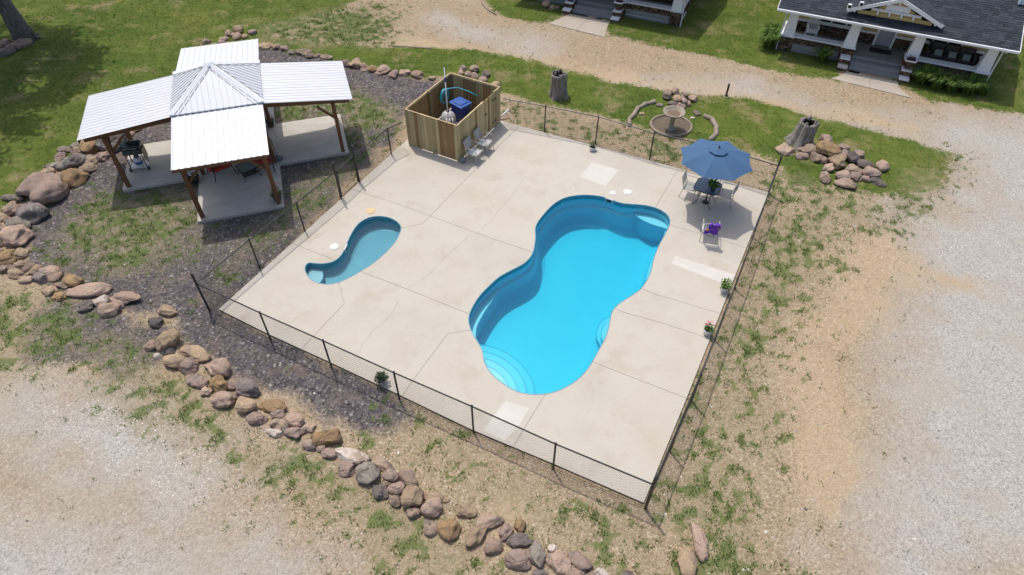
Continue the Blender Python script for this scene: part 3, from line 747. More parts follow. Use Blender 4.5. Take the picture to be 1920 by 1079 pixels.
    vs = [A0, A1, A0+Vector((w_, 0, -.022)), A1+Vector((w_*.5, -w_*.5, -.06-.5*w_*sl*.6)), A0+Vector((0, w_, -.022)), A1+Vector((-w_*.5, w_*.5, -.06-.5*w_*sl*.6))]
    m_.add(vs, [(0, 2, 3, 1), (0, 1, 5, 4)])
    m_.xform(Rk); m_.build('hip_cap', m_trim, pav)
    m_ = MB()  # thin black bars painting the gap shadow beside the hip caps
    for s in (0, 1):
        a0 = Vector((-hb+.34, -hb+.02, ZB+.012)) if s == 0 else Vector((-hb+.02, -hb+.34, ZB+.012)); a1 = Vector((.0, -.22, ZA-.22*sl+.012)) if s == 0 else Vector((-.22, .0, ZA-.22*sl+.012))
        m_.bar(a0, a1, .012, .012)
    m_.xform(Rk); m_.build('gap_shadow_strip', m_black, pav)
m_ = MB(); m_.lathe([(.22, ZA-.05), (.12, ZA+.035), (.001, ZA+.075)], 4); m_.build('apex_cap', m_trim, pav)

# ------------------------------------------------------------------ furniture helpers
def arc(c, r, a0, a1, n, pl='xz'):
    out = []
    for k in range(n+1):
        a = a0+(a1-a0)*k/n
        out.append((c[0]+r*math.cos(a), c[1], c[2]+r*math.sin(a)) if pl == 'xz' else (c[0], c[1]+r*math.cos(a), c[2]+r*math.sin(a)))
    return out
m_frame_lt = mat('pale_taupe_metal', (.50, .48, .43), (.42, .40, .36), rough=.4)
m_sling = mat('pale_grey_sling', (.42, .42, .42), (.34, .34, .34), scale=20, rough=.8, bmp=.2, bscale=120)
m_sling_w = mat('cream_sling', (.60, .60, .57), (.5, .5, .47), scale=20, rough=.8)
def sling_chair(label, group=None, straps=False, msl=None, dark=False):
    """front towards +y, origin on the floor under the seat"""
    t = thing('patio_chair', label, 'chair', group=group); fm = m_frame_lt; sl = msl or m_sling
    for s in (-1, 1):
        x = s*.27
        m_ = MB(); m_.tube([(x, .27, 0), (x, .24, .35), (x, .235, .58), (x, .20, .635), (x, .10, .655), (x, -.16, .65), (x*.97, -.24, .66)], .013, 8); m_.build('front_leg_and_arm', fm, t, True)
        m_ = MB(); m_.tube([(x*1.02, -.30, 0), (x, -.24, .28), (x*.93, -.20, .42)], .012, 8); m_.build('rear_leg', fm, t, True)
        m_ = MB(); m_.tube([(x*.92, .25, .40), (x*.92, .0, .385), (x*.92, -.19, .40), (x*.92, -.235, .50), (x*.90, -.33, .86), (x*.86, -.335, .88)], .012, 8); m_.build('side_rail', fm, t, True)
        m_ = MB(); m_.tube([(x*1.0, .24, .41), (x*.9, .24, .405)], .011, 6); m_.tube([(x*1.0, -.19, .35), (x*.9, -.19, .40)], .011, 6); m_.build('bracket', fm, t)
    m_ = MB(); m_.tube([(-.25, .25, .40), (.25, .25, .40)], .012, 8); m_.tube([(-.235, -.335, .885), (.235, -.335, .885)], .012, 8); m_.tube([(-.25, -.19, .38), (.25, -.19, .38)], .010, 8); m_.build('cross_rail', fm, t, True)
    if not straps:
        m_ = MB(); pr = [(.24, .405), (.12, .392), (0, .387), (-.12, .392), (-.19, .41)]
        for (y0, z0), (y1, z1) in zip(pr[:-1], pr[1:]): m_.add([(-.24, y0, z0), (.24, y0, z0), (.24, y1, z1), (-.24, y1, z1), (-.24, y0, z0-.008), (.24, y0, z0-.008), (.24, y1, z1-.008), (-.24, y1, z1-.008)], [(0, 1, 2, 3), (7, 6, 5, 4), (0, 4, 5, 1), (1, 5, 6, 2), (3, 7, 4, 0)])
        m_.build('seat', msl or m_sling_w, t, True)
        m_ = MB(); pr = [(-.235, .47), (-.262, .58), (-.29, .70), (-.325, .87)]
        for (y0, z0), (y1, z1) in zip(pr[:-1], pr[1:]): m_.add([(-.235, y0, z0), (.235, y0, z0), (.235, y1, z1), (-.235, y1, z1), (-.235, y0-.008, z0), (.235, y0-.008, z0), (.235, y1-.008, z1), (-.235, y1-.008, z1)], [(0, 1, 2, 3), (7, 6, 5, 4), (0, 4, 5, 1), (2, 6, 7, 3), (0, 3, 7, 4), (1, 5, 6, 2)])
        m_.build('backrest', sl, t, True)
    else:
        m_ = MB()
        for k in range(7): m_.bar((-.24+k*.08, .24, .405), (-.24+k*.08, -.19, .40), .045, .006)
        for k in range(7): m_.bar((-.25, -.16+k*.065, .397), (.25, -.16+k*.065, .397), .04, .006)
        m_.build('seat', sl, t)
        m_ = MB()
        for k in range(7): m_.bar((-.225+k*.075, -.24, .49), (-.225+k*.075, -.33, .875), .036, .006, up=Vector((0, 1, 0)))
        for k in range(6): m_.bar((-.24, -.245-k*.0165, .52+k*.066), (.24, -.245-k*.0165, .52+k*.066), .004, .034)
        m_.build('backrest', sl, t)
    return t
ENC_A = G(762, 277, DZ); ENC_B = G(861, 304, DZ); ENC_C = G(938, 229, DZ)
exv = (ENC_A-ENC_B).normalized(); eyv = Vector((-exv.y, exv.x, 0))
if eyv.dot(ENC_C-ENC_B) < 0: eyv = -eyv
# the box in a frame: origin B, x towards C, y towards A
EX = (ENC_C-ENC_B).normalized(); EY = Vector((-EX.y, EX.x, 0)); LX = (ENC_C-ENC_B).length; LY = (ENC_A-ENC_B).length
EA = math.atan2(EX.y, EX.x)
def encw(x, y, z=0): return Vector((ENC_B.x, ENC_B.y, 0))+EX*x+EY*y+Vector((0, 0, z))
m_pt = mat('treated_pine', (.47, .385, .205), (.37, .295, .145), scale=2.2, rough=.8, stretch=(7, 7, .8), bmp=.25, bscale=12, rnd=.24)
m_pt_b = mat('brown_treated_pine', (.29, .18, .07), (.24, .155, .065), scale=2.2, rough=.8, stretch=(7, 7, .8), bmp=.25, bscale=12, rnd=.15)
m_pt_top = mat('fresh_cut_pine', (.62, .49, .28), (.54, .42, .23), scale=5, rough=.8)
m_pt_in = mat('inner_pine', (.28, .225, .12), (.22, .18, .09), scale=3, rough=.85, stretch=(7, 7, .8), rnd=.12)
enc = thing('timber_enclosure', 'roofless treated timber enclosure around the pool pump and bin', 'enclosure', (ENC_B.x, ENC_B.y, DZ), EA)
EH = 1.66; bw = .14
def run_boards(p0, d, L, nrm, browns=(), z0=.05, skip=None, par=enc):
    n_ = max(1, round(L/bw)); w = L/n_
    for i in range(n_):
        c = p0+d*(w*(i+.5))+nrm*.010
        h = EH-z0+random.uniform(-.008, .008); m_ = MB(); ang = math.atan2(d.y, d.x)
        m_.box((c.x, c.y, z0+h/2), (w-.010-random.uniform(0, .006), .018, h), ang+random.uniform(-.004, .004))
        m_.build('board', m_pt_b if i in browns else m_pt, par)
X = Vector((1, 0, 0)); Y = Vector((0, 1, 0)); O_ = Vector((0, 0, 0))
run_boards(O_, Y, LY, -X, browns=(1, 2, 3, 4, 5, 13))        # face towards the pavilion side front
run_boards(Vector((0, LY, 0)), X, LX, Y, browns=tuple(range(0, 30)))
run_boards(Vector((LX, 0, 0)), Y, LY, X, browns=(3, 4, 5, 9, 10, 11, 12))
GA0, GA1 = LX*.60, LX*.86
run_boards(O_, X, GA0, -Y, browns=(9,))
run_boards(Vector((GA1, 0, 0)), X, LX-GA1, -Y)
gate = tag(thing('x', 'closed board door with black strap hinges in the timber enclosure', None, (0, 0, 0)), None); gate.name = 'gate_leaf'
gate.parent = enc; del gate['label']; gate['label'] = 'closed board door with black strap hinges'
run_boards(Vector((GA0+.006, 0, 0)), X, GA1-GA0-.012, -Y, browns=(2,), par=gate)
for zz in (.35, 1.35):
    m_ = MB(); m_.box((GA1-.12, -.026, zz), (.26, .012, .045)); m_.box((GA1+.03, -.026, zz), (.05, .016, .11)); m_.build('hinge', m_black, gate)
m_ = MB(); m_.box((GA0+.1, -.03, 1.02), (.12, .03, .05)); m_.build('latch', m_black, gate)
for x, y in ((.05, .05), (LX-.05, .05), (.05, LY-.05), (LX-.05, LY-.05), (.05, LY/2), (LX-.05, LY/2), (LX*.5, LY-.05), (GA0-.05, .05), (GA1+.05, .05)):
    m_ = MB(); m_.box((x, y, EH/2-.02), (.088, .088, EH-.05)); m_.build('post', m_pt_in, enc)
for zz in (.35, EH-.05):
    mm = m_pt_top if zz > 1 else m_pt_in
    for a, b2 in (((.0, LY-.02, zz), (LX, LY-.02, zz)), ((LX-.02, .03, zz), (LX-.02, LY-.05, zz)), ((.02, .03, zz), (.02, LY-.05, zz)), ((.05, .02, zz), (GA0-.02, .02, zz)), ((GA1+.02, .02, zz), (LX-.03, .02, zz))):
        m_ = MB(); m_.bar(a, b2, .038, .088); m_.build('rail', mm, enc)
# things inside it
def at_enc(o, px, py, z=0): p = G(px, py, z); o.location = (p.x, p.y, DZ); return o
m_blue = mat('blue_bin_plastic', (.012, .035, .20), (.01, .028, .16), rough=.45); m_blue_l = mat('lighter_blue_lid', (.018, .09, .34), (.015, .075, .30), rough=.4)
bn = thing('wheeled_bin', 'dark blue wheeled bin with lighter blue lid inside the timber enclosure', 'bin'); pb = G(863, 194, 1.05); bn.location = (pb.x, pb.y, DZ); bn.rotation_euler = (0, 0, EA-.25)
m_ = MB(); m_.add([(-.2, -.24, .06), (.2, -.24, .06), (.2, .24, .06), (-.2, .24, .06), (-.29, -.36, 1.0), (.29, -.36, 1.0), (.29, .33, 1.0), (-.29, .33, 1.0)], [(3, 2, 1, 0), (0, 1, 5, 4), (1, 2, 6, 5), (2, 3, 7, 6), (3, 0, 4, 7), (4, 5, 6, 7)]); m_.build('body', m_blue, bn, bev=.03)
m_ = MB(); m_.box((0, -.01, 1.02), (.64, .76, .05)); m_.box((0, -.02, 1.065), (.44, .5, .05), taper=.85); lidp = m_.build('lid', m_blue_l, bn, bev=.02)
m_ = MB(); m_.tube([(-.2, .39, .98), (.2, .39, .98)], .015, 8); m_.build('handle', m_blue, bn)
for s in (-1, 1): m_ = MB(); m_.tube([(s*.2, .27, .1), (s*.27, .27, .1)], .1, 16); m_.build('wheel', m_black, bn, True)
m_grey_pl = mat('grey_filter_plastic', (.50, .50, .50), (.42, .42, .42), rough=.4)
ft = thing('sand_filter', 'pale grey spherical sand filter with white pipes beside the blue bin', 'filter'); pb = G(840, 214, .95); ft.location = (pb.x, pb.y, DZ)
m_ = MB(); prof = [(.16, 0), (.2, .3)]+[(.31*math.sin(a), .68-.34*math.cos(a)) for a in np.linspace(.75, 3.05, 14)]; m_.lathe(prof, 28); m_.build('tank', m_grey_pl, ft, True)
m_ = MB(); m_.lathe([(.07, 1.0), (.07, 1.05), (.04, 1.08)], 14); m_.build('cap', m_black, ft, True)
m_ = MB()
for dx in (-.10, .02, .14): m_.tube([(dx, -.36, .15), (dx, -.36, .72), (dx, -.33, .80), (dx, -.26, .82), (dx, -.2, .74), (dx, -.2, .4)], .026, 10)
m_.build('pipework', m_whitemetal, ft, True); ft.rotation_euler = (0, 0, .2)
m_ = MB(); m_.box((.22, -.42, .3), (.3, .22, .22)); m_.tube([(.1, -.42, .62), (.34, -.42, .62)], .1, 14); m_.box((.22, -.42, .5), (.22, .16, .2)); m_.build('pump', m_black, ft, bev=.02)
pole = thing('pool_pole', 'tall thin white telescopic pole standing inside the timber enclosure', 'pole'); p0 = G(831, 236, .35); p1 = Vector((p0.x, p0.y, 0)); 
top = G(833, 128, 3.1); m_ = MB(); pb = encw(1.05, 1.1); m_.tube([(0, 0, .02), ((top.x-pb.x)*.5, (top.y-pb.y)*.5, 1.55), (top.x-pb.x, top.y-pb.y, 3.05)], .021, 10); pole.location = (pb.x, pb.y, DZ)
m_.build('shaft', m_white, pole, True); m_ = MB(); m_.tube([((top.x-pb.x)*.82, (top.y-pb.y)*.82, 2.5), ((top.x-pb.x)*.88, (top.y-pb.y)*.88, 2.68)], .03, 10); m_.build('grip', m_blue_l, pole)
m_hose = mat('aqua_hose', (.05, .40, .48), (.04, .33, .42), rough=.45)
hs_ = thing('vacuum_hose', 'coiled aqua pool vacuum hose hanging in the back of the timber enclosure', 'hose'); hb_ = encw(LX-.75, LY-.22); hs_.location = (hb_.x, hb_.y, DZ); hs_.rotation_euler = (0, 0, EA)
m_ = MB(); pts = []
for k in range(70):
    a = k*.32; pts.append((-.1+.27*math.cos(a)+.01*k*.1, .06-.001*k, 1.02+.30*math.sin(a)))
pts += [(.0, -.1, 1.35), (.35, -.35, 1.3), (.55, -.8, 1.15), (.5, -1.25, 1.08)]
m_.tube(pts, .024, 8); m_.build('coil', m_hose, hs_, True)
tb = thing('grey_tote', 'grey plastic tub beside the blue bin inside the timber enclosure', 'tub'); pb = encw(2.55, .62); tb.location = (pb.x, pb.y, DZ); tb.rotation_euler = (0, 0, EA)
m_ = MB(); m_.box((0, 0, .3), (.42, .5, .58), taper=1.12); m_.build('body', mat('charcoal_plastic', (.10, .105, .12), (.08, .085, .1), rough=.5), tb, bev=.02)
m_ = MB(); m_.box((0, 0, .62), (.52, .62, .05)); m_.build('lid', mat('slate_plastic', (.17, .18, .2), (.14, .15, .17), rough=.5), tb, bev=.015)
pp_ = tag(MB().tube([(0, 0, 0), (.20, .10, .10), (.42, .26, .26)], .045, 12).build('drain_pipe', m_whitemetal, None, True), 'short white plastic pipe sticking out behind the timber enclosure', 'pipe'); q = G(936, 219, .15); pp_.location = (q.x, q.y, .1)
# black hoses on the deck side of the filter: chairs by the enclosure
face = -EY; fa = math.atan2(face.y, face.x)-math.pi/2
c1 = sling_chair('grey backed patio chair against the timber enclosure, the one nearer the round grey ball')
def clear_wall(q):
    v = Vector((q.x-ENC_B.x, q.y-ENC_B.y, 0)); return encw(v.dot(EX), min(v.dot(EY), -.47))
q = clear_wall(G(880, 283, .42)); place(c1, (q.x, q.y, DZ), fa, group=None)
c2 = copy_tree(c1); q = clear_wall(G(906, 267, .42)); place(c2, (q.x, q.y, DZ), fa+.05, 'grey backed patio chair against the timber enclosure, the one farther from the round grey ball')
for c in (c1, c2): c['group'] = 'patio chairs against the timber enclosure'
ball = thing('grey_ball', 'round grey ball on the deck at the foot of the timber enclosure', 'ball'); q = G(867.5, 300, .2); ball.location = (q.x, q.y, DZ)
m_ = MB(); m_.lathe([(.13*math.sin(a)+.0005, .13-.13*math.cos(a)) for a in np.linspace(0.05, 3.1, 12)], 20); m_.build('sphere', mat('matt_grey', (.16, .17, .18), (.13, .14, .15), rough=.6), ball, True)
m_ = MB(); m_.lathe([(.15, 0), (.15, .02), (.1, .03)], 18); m_.build('ring_base', m_frame_lt, ball)

# ------------------------------------------------------------------ umbrella, table, chairs on the deck
um = thing('patio_umbrella', 'blue eight sided patio umbrella open over the glass table', 'umbrella', (0, 0, DZ)); pbase = G(1322.5, 379.5, DZ); um.location = (pbase.x, pbase.y, DZ)
cc = Vector((7.10-.02, 19.10-.12, 0))-Vector((pbase.x, pbase.y, 0))
m_can = mat('blue_canvas', (.05, .12, .235), (.045, .11, .22), scale=1.5, rough=.85, bmp=.05, bscale=200)
m_can_d = mat('blue_canvas_seam', (.03, .09, .20), (.03, .08, .18), rough=.85)
RC = 1.30; ZE = 1.98; ZP = 2.38; va = R(14)
def cp(k, f, dz=0.):
    a = va+k*math.pi/4; zz = ZP+(ZE-ZP)*(f**1.25); return Vector((cc.x+RC*f*math.cos(a), cc.y+RC*f*math.sin(a), zz+dz))
pts_r = (.16, .38, .6, .8, 1.0)
for k in range(8):
    m_ = MB(); vs = []; cols = 5
    for f in pts_r:
        A, B = cp(k, f), cp(k+1, f)
        for j in range(cols):
            t = j/(cols-1); p = A.lerp(B, t); p.z += -.035*f*math.sin(math.pi*t)*f; q_ = Vector((cc.x, cc.y, p.z)); p = p+(q_-p)*(.045*math.sin(math.pi*t)*(f if f == 1.0 else .3*f)); vs.append(p)
    m_.add(vs, [(i*cols+j, (i+1)*cols+j, (i+1)*cols+j+1, i*cols+j+1) for i in range(len(pts_r)-1) for j in range(cols-1)])
    m_.build('canopy_panel', m_can, um, True)
    m_ = MB(); m_.tube([cp(k, .05, -.02), cp(k, .5, -.03), cp(k, .99, -.02)], .009, 6); m_.build('rib', m_black, um)
    m_ = MB(); m_.tube([Vector((cc.x*.8, cc.y*.8, 1.85)), cp(k, .5, -.03)], .008, 6); m_.build('strut', m_black, um)
m_ = MB(); vs = [Vector((cc.x, cc.y, ZP+.06))]+[Vector((cc.x+.34*math.cos(va+k*math.pi/4), cc.y+.34*math.sin(va+k*math.pi/4), ZP-.035)) for k in range(8)]
m_.add(vs, [(0, 1+k, 1+(k+1) % 8) for k in range(8)]); vt = m_.build('vent_cap', m_can, um)
m_ = MB()
for k in range(8): m_.tube([vs[1+k], vs[1+(k+1) % 8]], .008, 5)
m_.build('vent_edge', m_can_d, vt)
m_ = MB(); m_.lathe([(.03, 0), (.035, .04), (.02, .08), (.001, .1)], 10, c=(cc.x, cc.y, ZP+.05)); m_.build('finial', m_black, um)
m_ = MB(); m_.tube([(0, 0, 0), (cc.x*.35, cc.y*.35, .8), (cc.x*.62, cc.y*.62, 1.4), (cc.x, cc.y, ZP+.03)], .021, 10); m_.build('pole', m_black, um, True)
m_ = MB(); m_.lathe([(.13, 0), (.13, .02), (.08, .04), (.04, .06), (.03, .2)], 24); m_.build('base', m_black, um, True)
m_ = MB(); m_.lathe([(.04, 0), (.05, .03), (.05, .08), (.03, .1)], 10, c=(cc.x*.55, cc.y*.55, 1.25)); m_.tube([(cc.x*.55, cc.y*.55, 1.3), (cc.x*.55+.12, cc.y*.55, 1.3)], .008, 6); m_.build('crank', m_black, um)
TB = [G(1298.5, 356.5, .72), G(1341.7, 370, .72), G(1356, 348.5, .72), G(1311, 334.6, .72)]
tcn = sum(TB, Vector())/4; ta = math.atan2((TB[1]-TB[0]).y, (TB[1]-TB[0]).x); tw = ((TB[1]-TB[0]).length+(TB[2]-TB[3]).length)/2; th_ = ((TB[3]-TB[0]).length+(TB[2]-TB[1]).length)/2
tw = min(max(tw, .85), 1.1); th_ = min(max(th_, .85), 1.1)
tbl = thing('patio_table', 'black framed glass topped patio table under the blue umbrella', 'table', (tcn.x, tcn.y, DZ), ta)
def rrect(w, h, r, n=6):
    out = []
    for cx, cy, a0 in ((w/2-r, h/2-r, 0), (-w/2+r, h/2-r, math.pi/2), (-w/2+r, -h/2+r, math.pi), (w/2-r, -h/2+r, 3*math.pi/2)):
        for k in range(n+1): a = a0+math.pi/2*k/n; out.append((cx+r*math.cos(a), cy+r*math.sin(a)))
    return out
m_tglass = mat('smoked_blue_glass', (.10, .15, .21), (.09, .135, .19), scale=30, rough=.22, spec=.6)
m_ = MB(); m_.prism(rrect(tw, th_, .2), .705, .715); m_.build('glass_top', m_tglass, tbl)
m_ = MB(); rr_ = rrect(tw+.01, th_+.01, .2); m_.tube([(x, y, .71) for x, y in rr_]+[(rr_[0][0], rr_[0][1], .71)], .017, 8); m_.build('rim', m_black, tbl, True)
for sx in (-1, 1):
    for sy in (-1, 1):
        m_ = MB(); u = Vector((sx, sy, 0)).normalized(); k = tw*.36
        m_.tube([u*(k*1.15)+Vector((0, 0, .69)), u*(k*1.0)+Vector((0, 0, .55)), u*(k*.88)+Vector((0, 0, .36)), u*(k*1.05)+Vector((0, 0, .15)), u*(k*1.42)+Vector((0, 0, .03)), u*(k*1.52)+Vector((0, 0, .012))], .014, 8); m_.build('leg', m_black, tbl, True)
m_ = MB(); kk = tw*.25
m_.tube([(kk*math.cos(a), kk*math.sin(a), .37) for a in np.linspace(0, 2*math.pi, 25)], .008, 6); m_.build('brace_ring', m_black, tbl)
c = sling_chair('strap backed patio chair on the pool side of the glass table', straps=True); q = G(1294.5, 351, .42); place(c, (q.x, q.y, DZ), ta-math.pi/2+.05)
CS = c
d_ = copy_tree(c); q = G(1336, 339, .42); place(d_, (q.x, q.y, DZ), math.pi+ta+.2, 'strap backed patio chair half hidden behind the glass table, under the umbrella edge')
d_ = copy_tree(c); q = G(1361, 364.5, .42); place(d_, (q.x, q.y, DZ), ta+math.pi/2+.1, 'strap backed patio chair on the fence side of the glass table')
m_pw = mat('white_strap', (.66, .63, .66), (.6, .57, .6), rough=.6)
pc = sling_chair('white strap patio chair draped with a purple towel, alone in front of the umbrella', straps=True, msl=m_pw); q = G(1331, 431, .42); place(pc, (q.x, q.y, DZ), -.22)
for c_ in list(COL.objects):
    if c_.get('category') == 'chair' and 'glass table' in c_.get('label', ''): c_['group'] = 'chairs around the glass table'
m_tow = mat('purple_towel', (.10, .03, .36), (.15, .05, .44), scale=6, rough=.95, bmp=.4, bscale=60)
tw_ = thing('towel', 'purple towel with gold blotches crumpled over the white strap chair', 'towel', (q.x, q.y, DZ), -.22)
m_ = MB(); n1, n2 = 15, 13; vs = []
for i in range(n1):
    for j in range(n2):
        u = i/(n1-1); v = j/(n2-1); x = -.17+.42*u+.04*math.sin(7*v); s_ = v*.62
        y = -.30+.0*u; zz = .42
        if s_ < .12: y, zz = -.29, .90-(.12-s_)*1.
        elif s_ < .5: y, zz = -.385+(s_-.12)*.16, .91-(s_-.12)*1.0
        else: y, zz = -.33+(s_-.5)*.1, .53-(s_-.5)*.6
        wv = .03*math.sin(9*u+5*v)+.022*math.sin(15*u-11*v)
        if u > .8 or u < .1: zz -= .05
        vs.append((x+wv*.5, y-abs(wv)*.9, zz+.02+wv*.6))
m_.add(vs, [(i*n2+j, (i+1)*n2+j, (i+1)*n2+j+1, i*n2+j+1) for i in range(n1-1) for j in range(n2-1)]); m_.build('cloth', m_tow, tw_, True).modifiers.new('thick', 'SOLIDIFY').thickness = .012
m_ = MB(); m_.lathe([(.05, 0), (.07, .03), (.05, .06), (.001, .08)], 8, c=(-.14, -.42, .66), wob=.2); m_.lathe([(.035, 0), (.05, .03), (.001, .06)], 8, c=(.2, -.41, .78), wob=.2); m_.build('gold_patch', mat('gold_cloth', (.40, .22, .10), (.3, .16, .08), rough=.9), tw_, True)

# ------------------------------------------------------------------ potted plants
m_leaf = var_mat('leaf_green', [(0, (.04, .10, .016)), (.5, (.11, .21, .034)), (1, (.24, .34, .07))], rough=.6, trans=True, fine=0)
m_leaf_d = var_mat('dark_leaf', [(0, (.012, .03, .012)), (.5, (.025, .055, .018)), (1, (.05, .09, .03))], rough=.6, trans=True, fine=0)
m_pink = mat('pink_petals', (.62, .16, .22), (.5, .1, .16), rough=.7); m_magenta = mat('magenta_petals', (.22, .03, .10), (.15, .02, .08), rough=.7); m_wfl = mat('white_petals', (.7, .7, .66), (.6, .6, .55), rough=.7); m_redfl = mat('red_petals', (.5, .03, .03), (.4, .02, .02), rough=.7)
m_soil = mat('potting_soil', (.035, .022, .014), (.02, .012, .008), scale=20, rough=1.)
def leafset(mb, n_, c, r, h, sz, droop=.3):
    for _ in range(n_):
        a = random.uniform(0, 2*math.pi); rr_ = r*random.random()**.6; zz = c[2]+h*random.random()*(1-.5*rr_/r)
        p = Vector((c[0]+rr_*math.cos(a), c[1]+rr_*math.sin(a), zz)); d = Vector((math.cos(a+random.uniform(-.7, .7)), math.sin(a+random.uniform(-.7, .7)), random.uniform(-droop, .7))).normalized()
        s_ = d.cross(Vector((random.uniform(-.3, .3), random.uniform(-.3, .3), 1))).normalized(); l = sz*random.uniform(.7, 1.3); w = l*.28
        mb.add([p, p+d*l*.5+s_*w, p+d*l, p+d*l*.5-s_*w], [(0, 1, 2, 3)], random.random())
def potted(label, px, py, zpot=DZ, pot=None, r=.13, h=.22, leaf=None, lh=.25, lr=.17, ln=120, flowers=None, nf=8, lsz=.07):
    t = thing('potted_plant', label, 'potted plant'); q = G(px, py, zpot); t.location = (q.x, q.y, zpot)
    m_ = MB(); m_.lathe([(r*.72, 0), (r*.8, h*.1), (r, h*.85), (r*1.1, h*.87), (r*1.1, h), (r*.94, h), (r*.9, h*.86)], 22); m_.build('pot', pot or m_whitemetal, t, True)
    m_ = MB(); m_.lathe([(r*.9, 0), (r*.5, .015), (.001, .02)], 16, c=(0, 0, h*.87)); m_.build('soil', m_soil, t)
    m_ = MB()
    for k in range(6): a = random.uniform(0, 6.28); m_.tube([(0, 0, h*.8), (lr*.4*math.cos(a), lr*.4*math.sin(a), h+lh*.4), (lr*.7*math.cos(a), lr*.7*math.sin(a), h+lh*.85)], .006, 5, var=.2)
    leafset(m_, ln, (0, 0, h*.9), lr, lh, lsz); m_.build('foliage', leaf or m_leaf, t)
    if flowers:
        m_ = MB()
        for k in range(nf):
            a = random.uniform(0, 6.28); rr_ = lr*random.uniform(.3, 1.05); c = Vector((rr_*math.cos(a), rr_*math.sin(a), h+lh*random.uniform(.7, 1.15)))
            for j in range(5):
                b1 = Vector((math.cos(j*1.257), math.sin(j*1.257), .35))*.032; b2 = Vector((math.cos(j*1.257+.9), math.sin(j*1.257+.9), .35))*.032; m_.add([c, c+b1, c+(b1+b2)*.75, c+b2], [(0, 1, 2, 3)])
        m_.build('flowers', flowers, t)
    return t
potted('bushy plant in white pot on the deck near the far right fence', 1357, 546, r=.14, h=.22, lh=.36, lr=.16, ln=150, lsz=.07)
potted('plant with pink blooms in white pot by the right fence', 1325.5, 626, r=.14, h=.22, lh=.24, lr=.12, ln=80, flowers=m_pink, nf=7)
potted('dark bushy plant in white pot inside the front fence', 717, 717, r=.12, h=.17, leaf=m_leaf_d, lh=.24, lr=.16, ln=170, lsz=.07)
potted('small dark plant in white pot at the back edge of the deck', 1111, 282, r=.13, h=.17, leaf=m_leaf_d, lh=.16, lr=.13, ln=90, lsz=.05)
m_dpot = mat('charcoal_pot', (.03, .032, .035), (.02, .022, .025), rough=.5); m_gpot = mat('grey_pot', (.12, .13, .14), (.09, .1, .11), rough=.6)
t = potted('spiky green plant in black pot standing on the glass table', 1336, 356.5, zpot=.78, pot=m_dpot, r=.11, h=.22, leaf=m_leaf, lh=.2, lr=.10, ln=46, lsz=.17)
potted('pink flowering plant in grey pot by the front right pavilion post', 521, 375, zpot=SLZ, pot=m_gpot, r=.17, h=.26, lh=.34, lr=.2, ln=130, flowers=m_pink, nf=16, lsz=.08)
potted('red and white flowers in black pot at the left front pavilion corner', 366, 342, zpot=SLZ, pot=m_dpot, r=.19, h=.26, leaf=m_leaf_d, lh=.16, lr=.2, ln=70, flowers=m_wfl, nf=14)
potted('pink flowering plant in dark pot beside the inner back right pavilion post', 508, 236, zpot=SLZ, pot=m_dpot, r=.17, h=.26, lh=.22, lr=.18, ln=80, flowers=m_pink, nf=16)

# ------------------------------------------------------------------ things under the pavilion
m_red = mat('red_cushion', (.36, .035, .02), (.27, .022, .014), scale=4, rough=.9, bmp=.2); m_org = mat('orange_red_cushion', (.42, .09, .035), (.34, .06, .025), scale=4, rough=.9)
def pavw(px, py, z=SLZ): return G(px, py, z)
def armchair(label, px, py, ang, group):
    t = thing('lounge_chair', label, 'lounge chair', group=group); q = G(px, py, .45); t.location = (q.x, q.y, SLZ); t.rotation_euler = (0, 0, ang)
    for s in (-1, 1):
        m_ = MB(); x = s*.36; m_.tube([(x*1.04, .40, 0), (x, .36, .2), (x, .33, .55), (x, .25, .61), (x, -.1, .6), (x, -.36, .62)], .018, 8); m_.build('front_leg_and_arm', m_black, t, True)
        m_ = MB(); m_.tube([(x*1.04, -.44, 0), (x, -.36, .3), (x, -.38, .62), (x*.95, -.50, .95)], .018, 8); m_.build('rear_leg', m_black, t, True)
    m_ = MB(); m_.tube([(-.36, .35, .33), (.36, .35, .33)], .016, 8); m_.tube([(-.34, -.5, .95), (0, -.54, 1.0), (.34, -.5, .95)], .016, 8); m_.tube([(-.36, -.35, .3), (.36, -.35, .3)], .016, 8)
    for k in range(9): m_.tube([(-.3+k*.075, .35, .33), (-.3+k*.075, -.36, .3)], .006, 5)
    m_.build('seat_frame', m_black, t)
    m_ = MB(); m_.box((0, 0, .40), (.66, .66, .13)); m_.build('seat_cushion', m_red, t, bev=.04)
    m_ = MB(); m_.box((0, 0, 0), (.64, .13, .56), M=Matrix.Rotation(-.22, 4, 'X')); m_.xform(Matrix.Translation((0, -.37, .70))); m_.build('back_cushion', m_red, t, bev=.04)
    return t
armchair('red cushioned black metal lounge seat left of the small glass table under the pavilion', 412, 311, -.85, 'red cushioned seats under the pavilion')
armchair('red cushioned black metal lounge seat behind the small glass table under the pavilion', 493, 300, math.pi+.25, 'red cushioned seats under the pavilion')
ct = thing('coffee_table', 'small black metal coffee table with glass top under the pavilion', 'table'); q = (G(441, 315, .5)+G(480, 304, .5))/2; q = G(463, 312, .5); ct.location = (q.x, q.y, SLZ); ct.rotation_euler = (0, 0, .72)
m_ = MB(); m_.box((0, 0, .40), (.62, .62, .012)); m_.build('glass_top', mat('greenish_glass', (.13, .19, .18), (.12, .17, .165), rough=.2), ct)
m_ = MB()
for a, b2 in (((-.32, -.32), (.32, -.32)), ((.32, -.32), (.32, .32)), ((.32, .32), (-.32, .32)), ((-.32, .32), (-.32, -.32))):
    m_.bar((a[0], a[1], .40), (b2[0], b2[1], .40), .035, .03); m_.bar((a[0]*.85, a[1]*.85, .17), (b2[0]*.85, b2[1]*.85, .17), .02, .02)
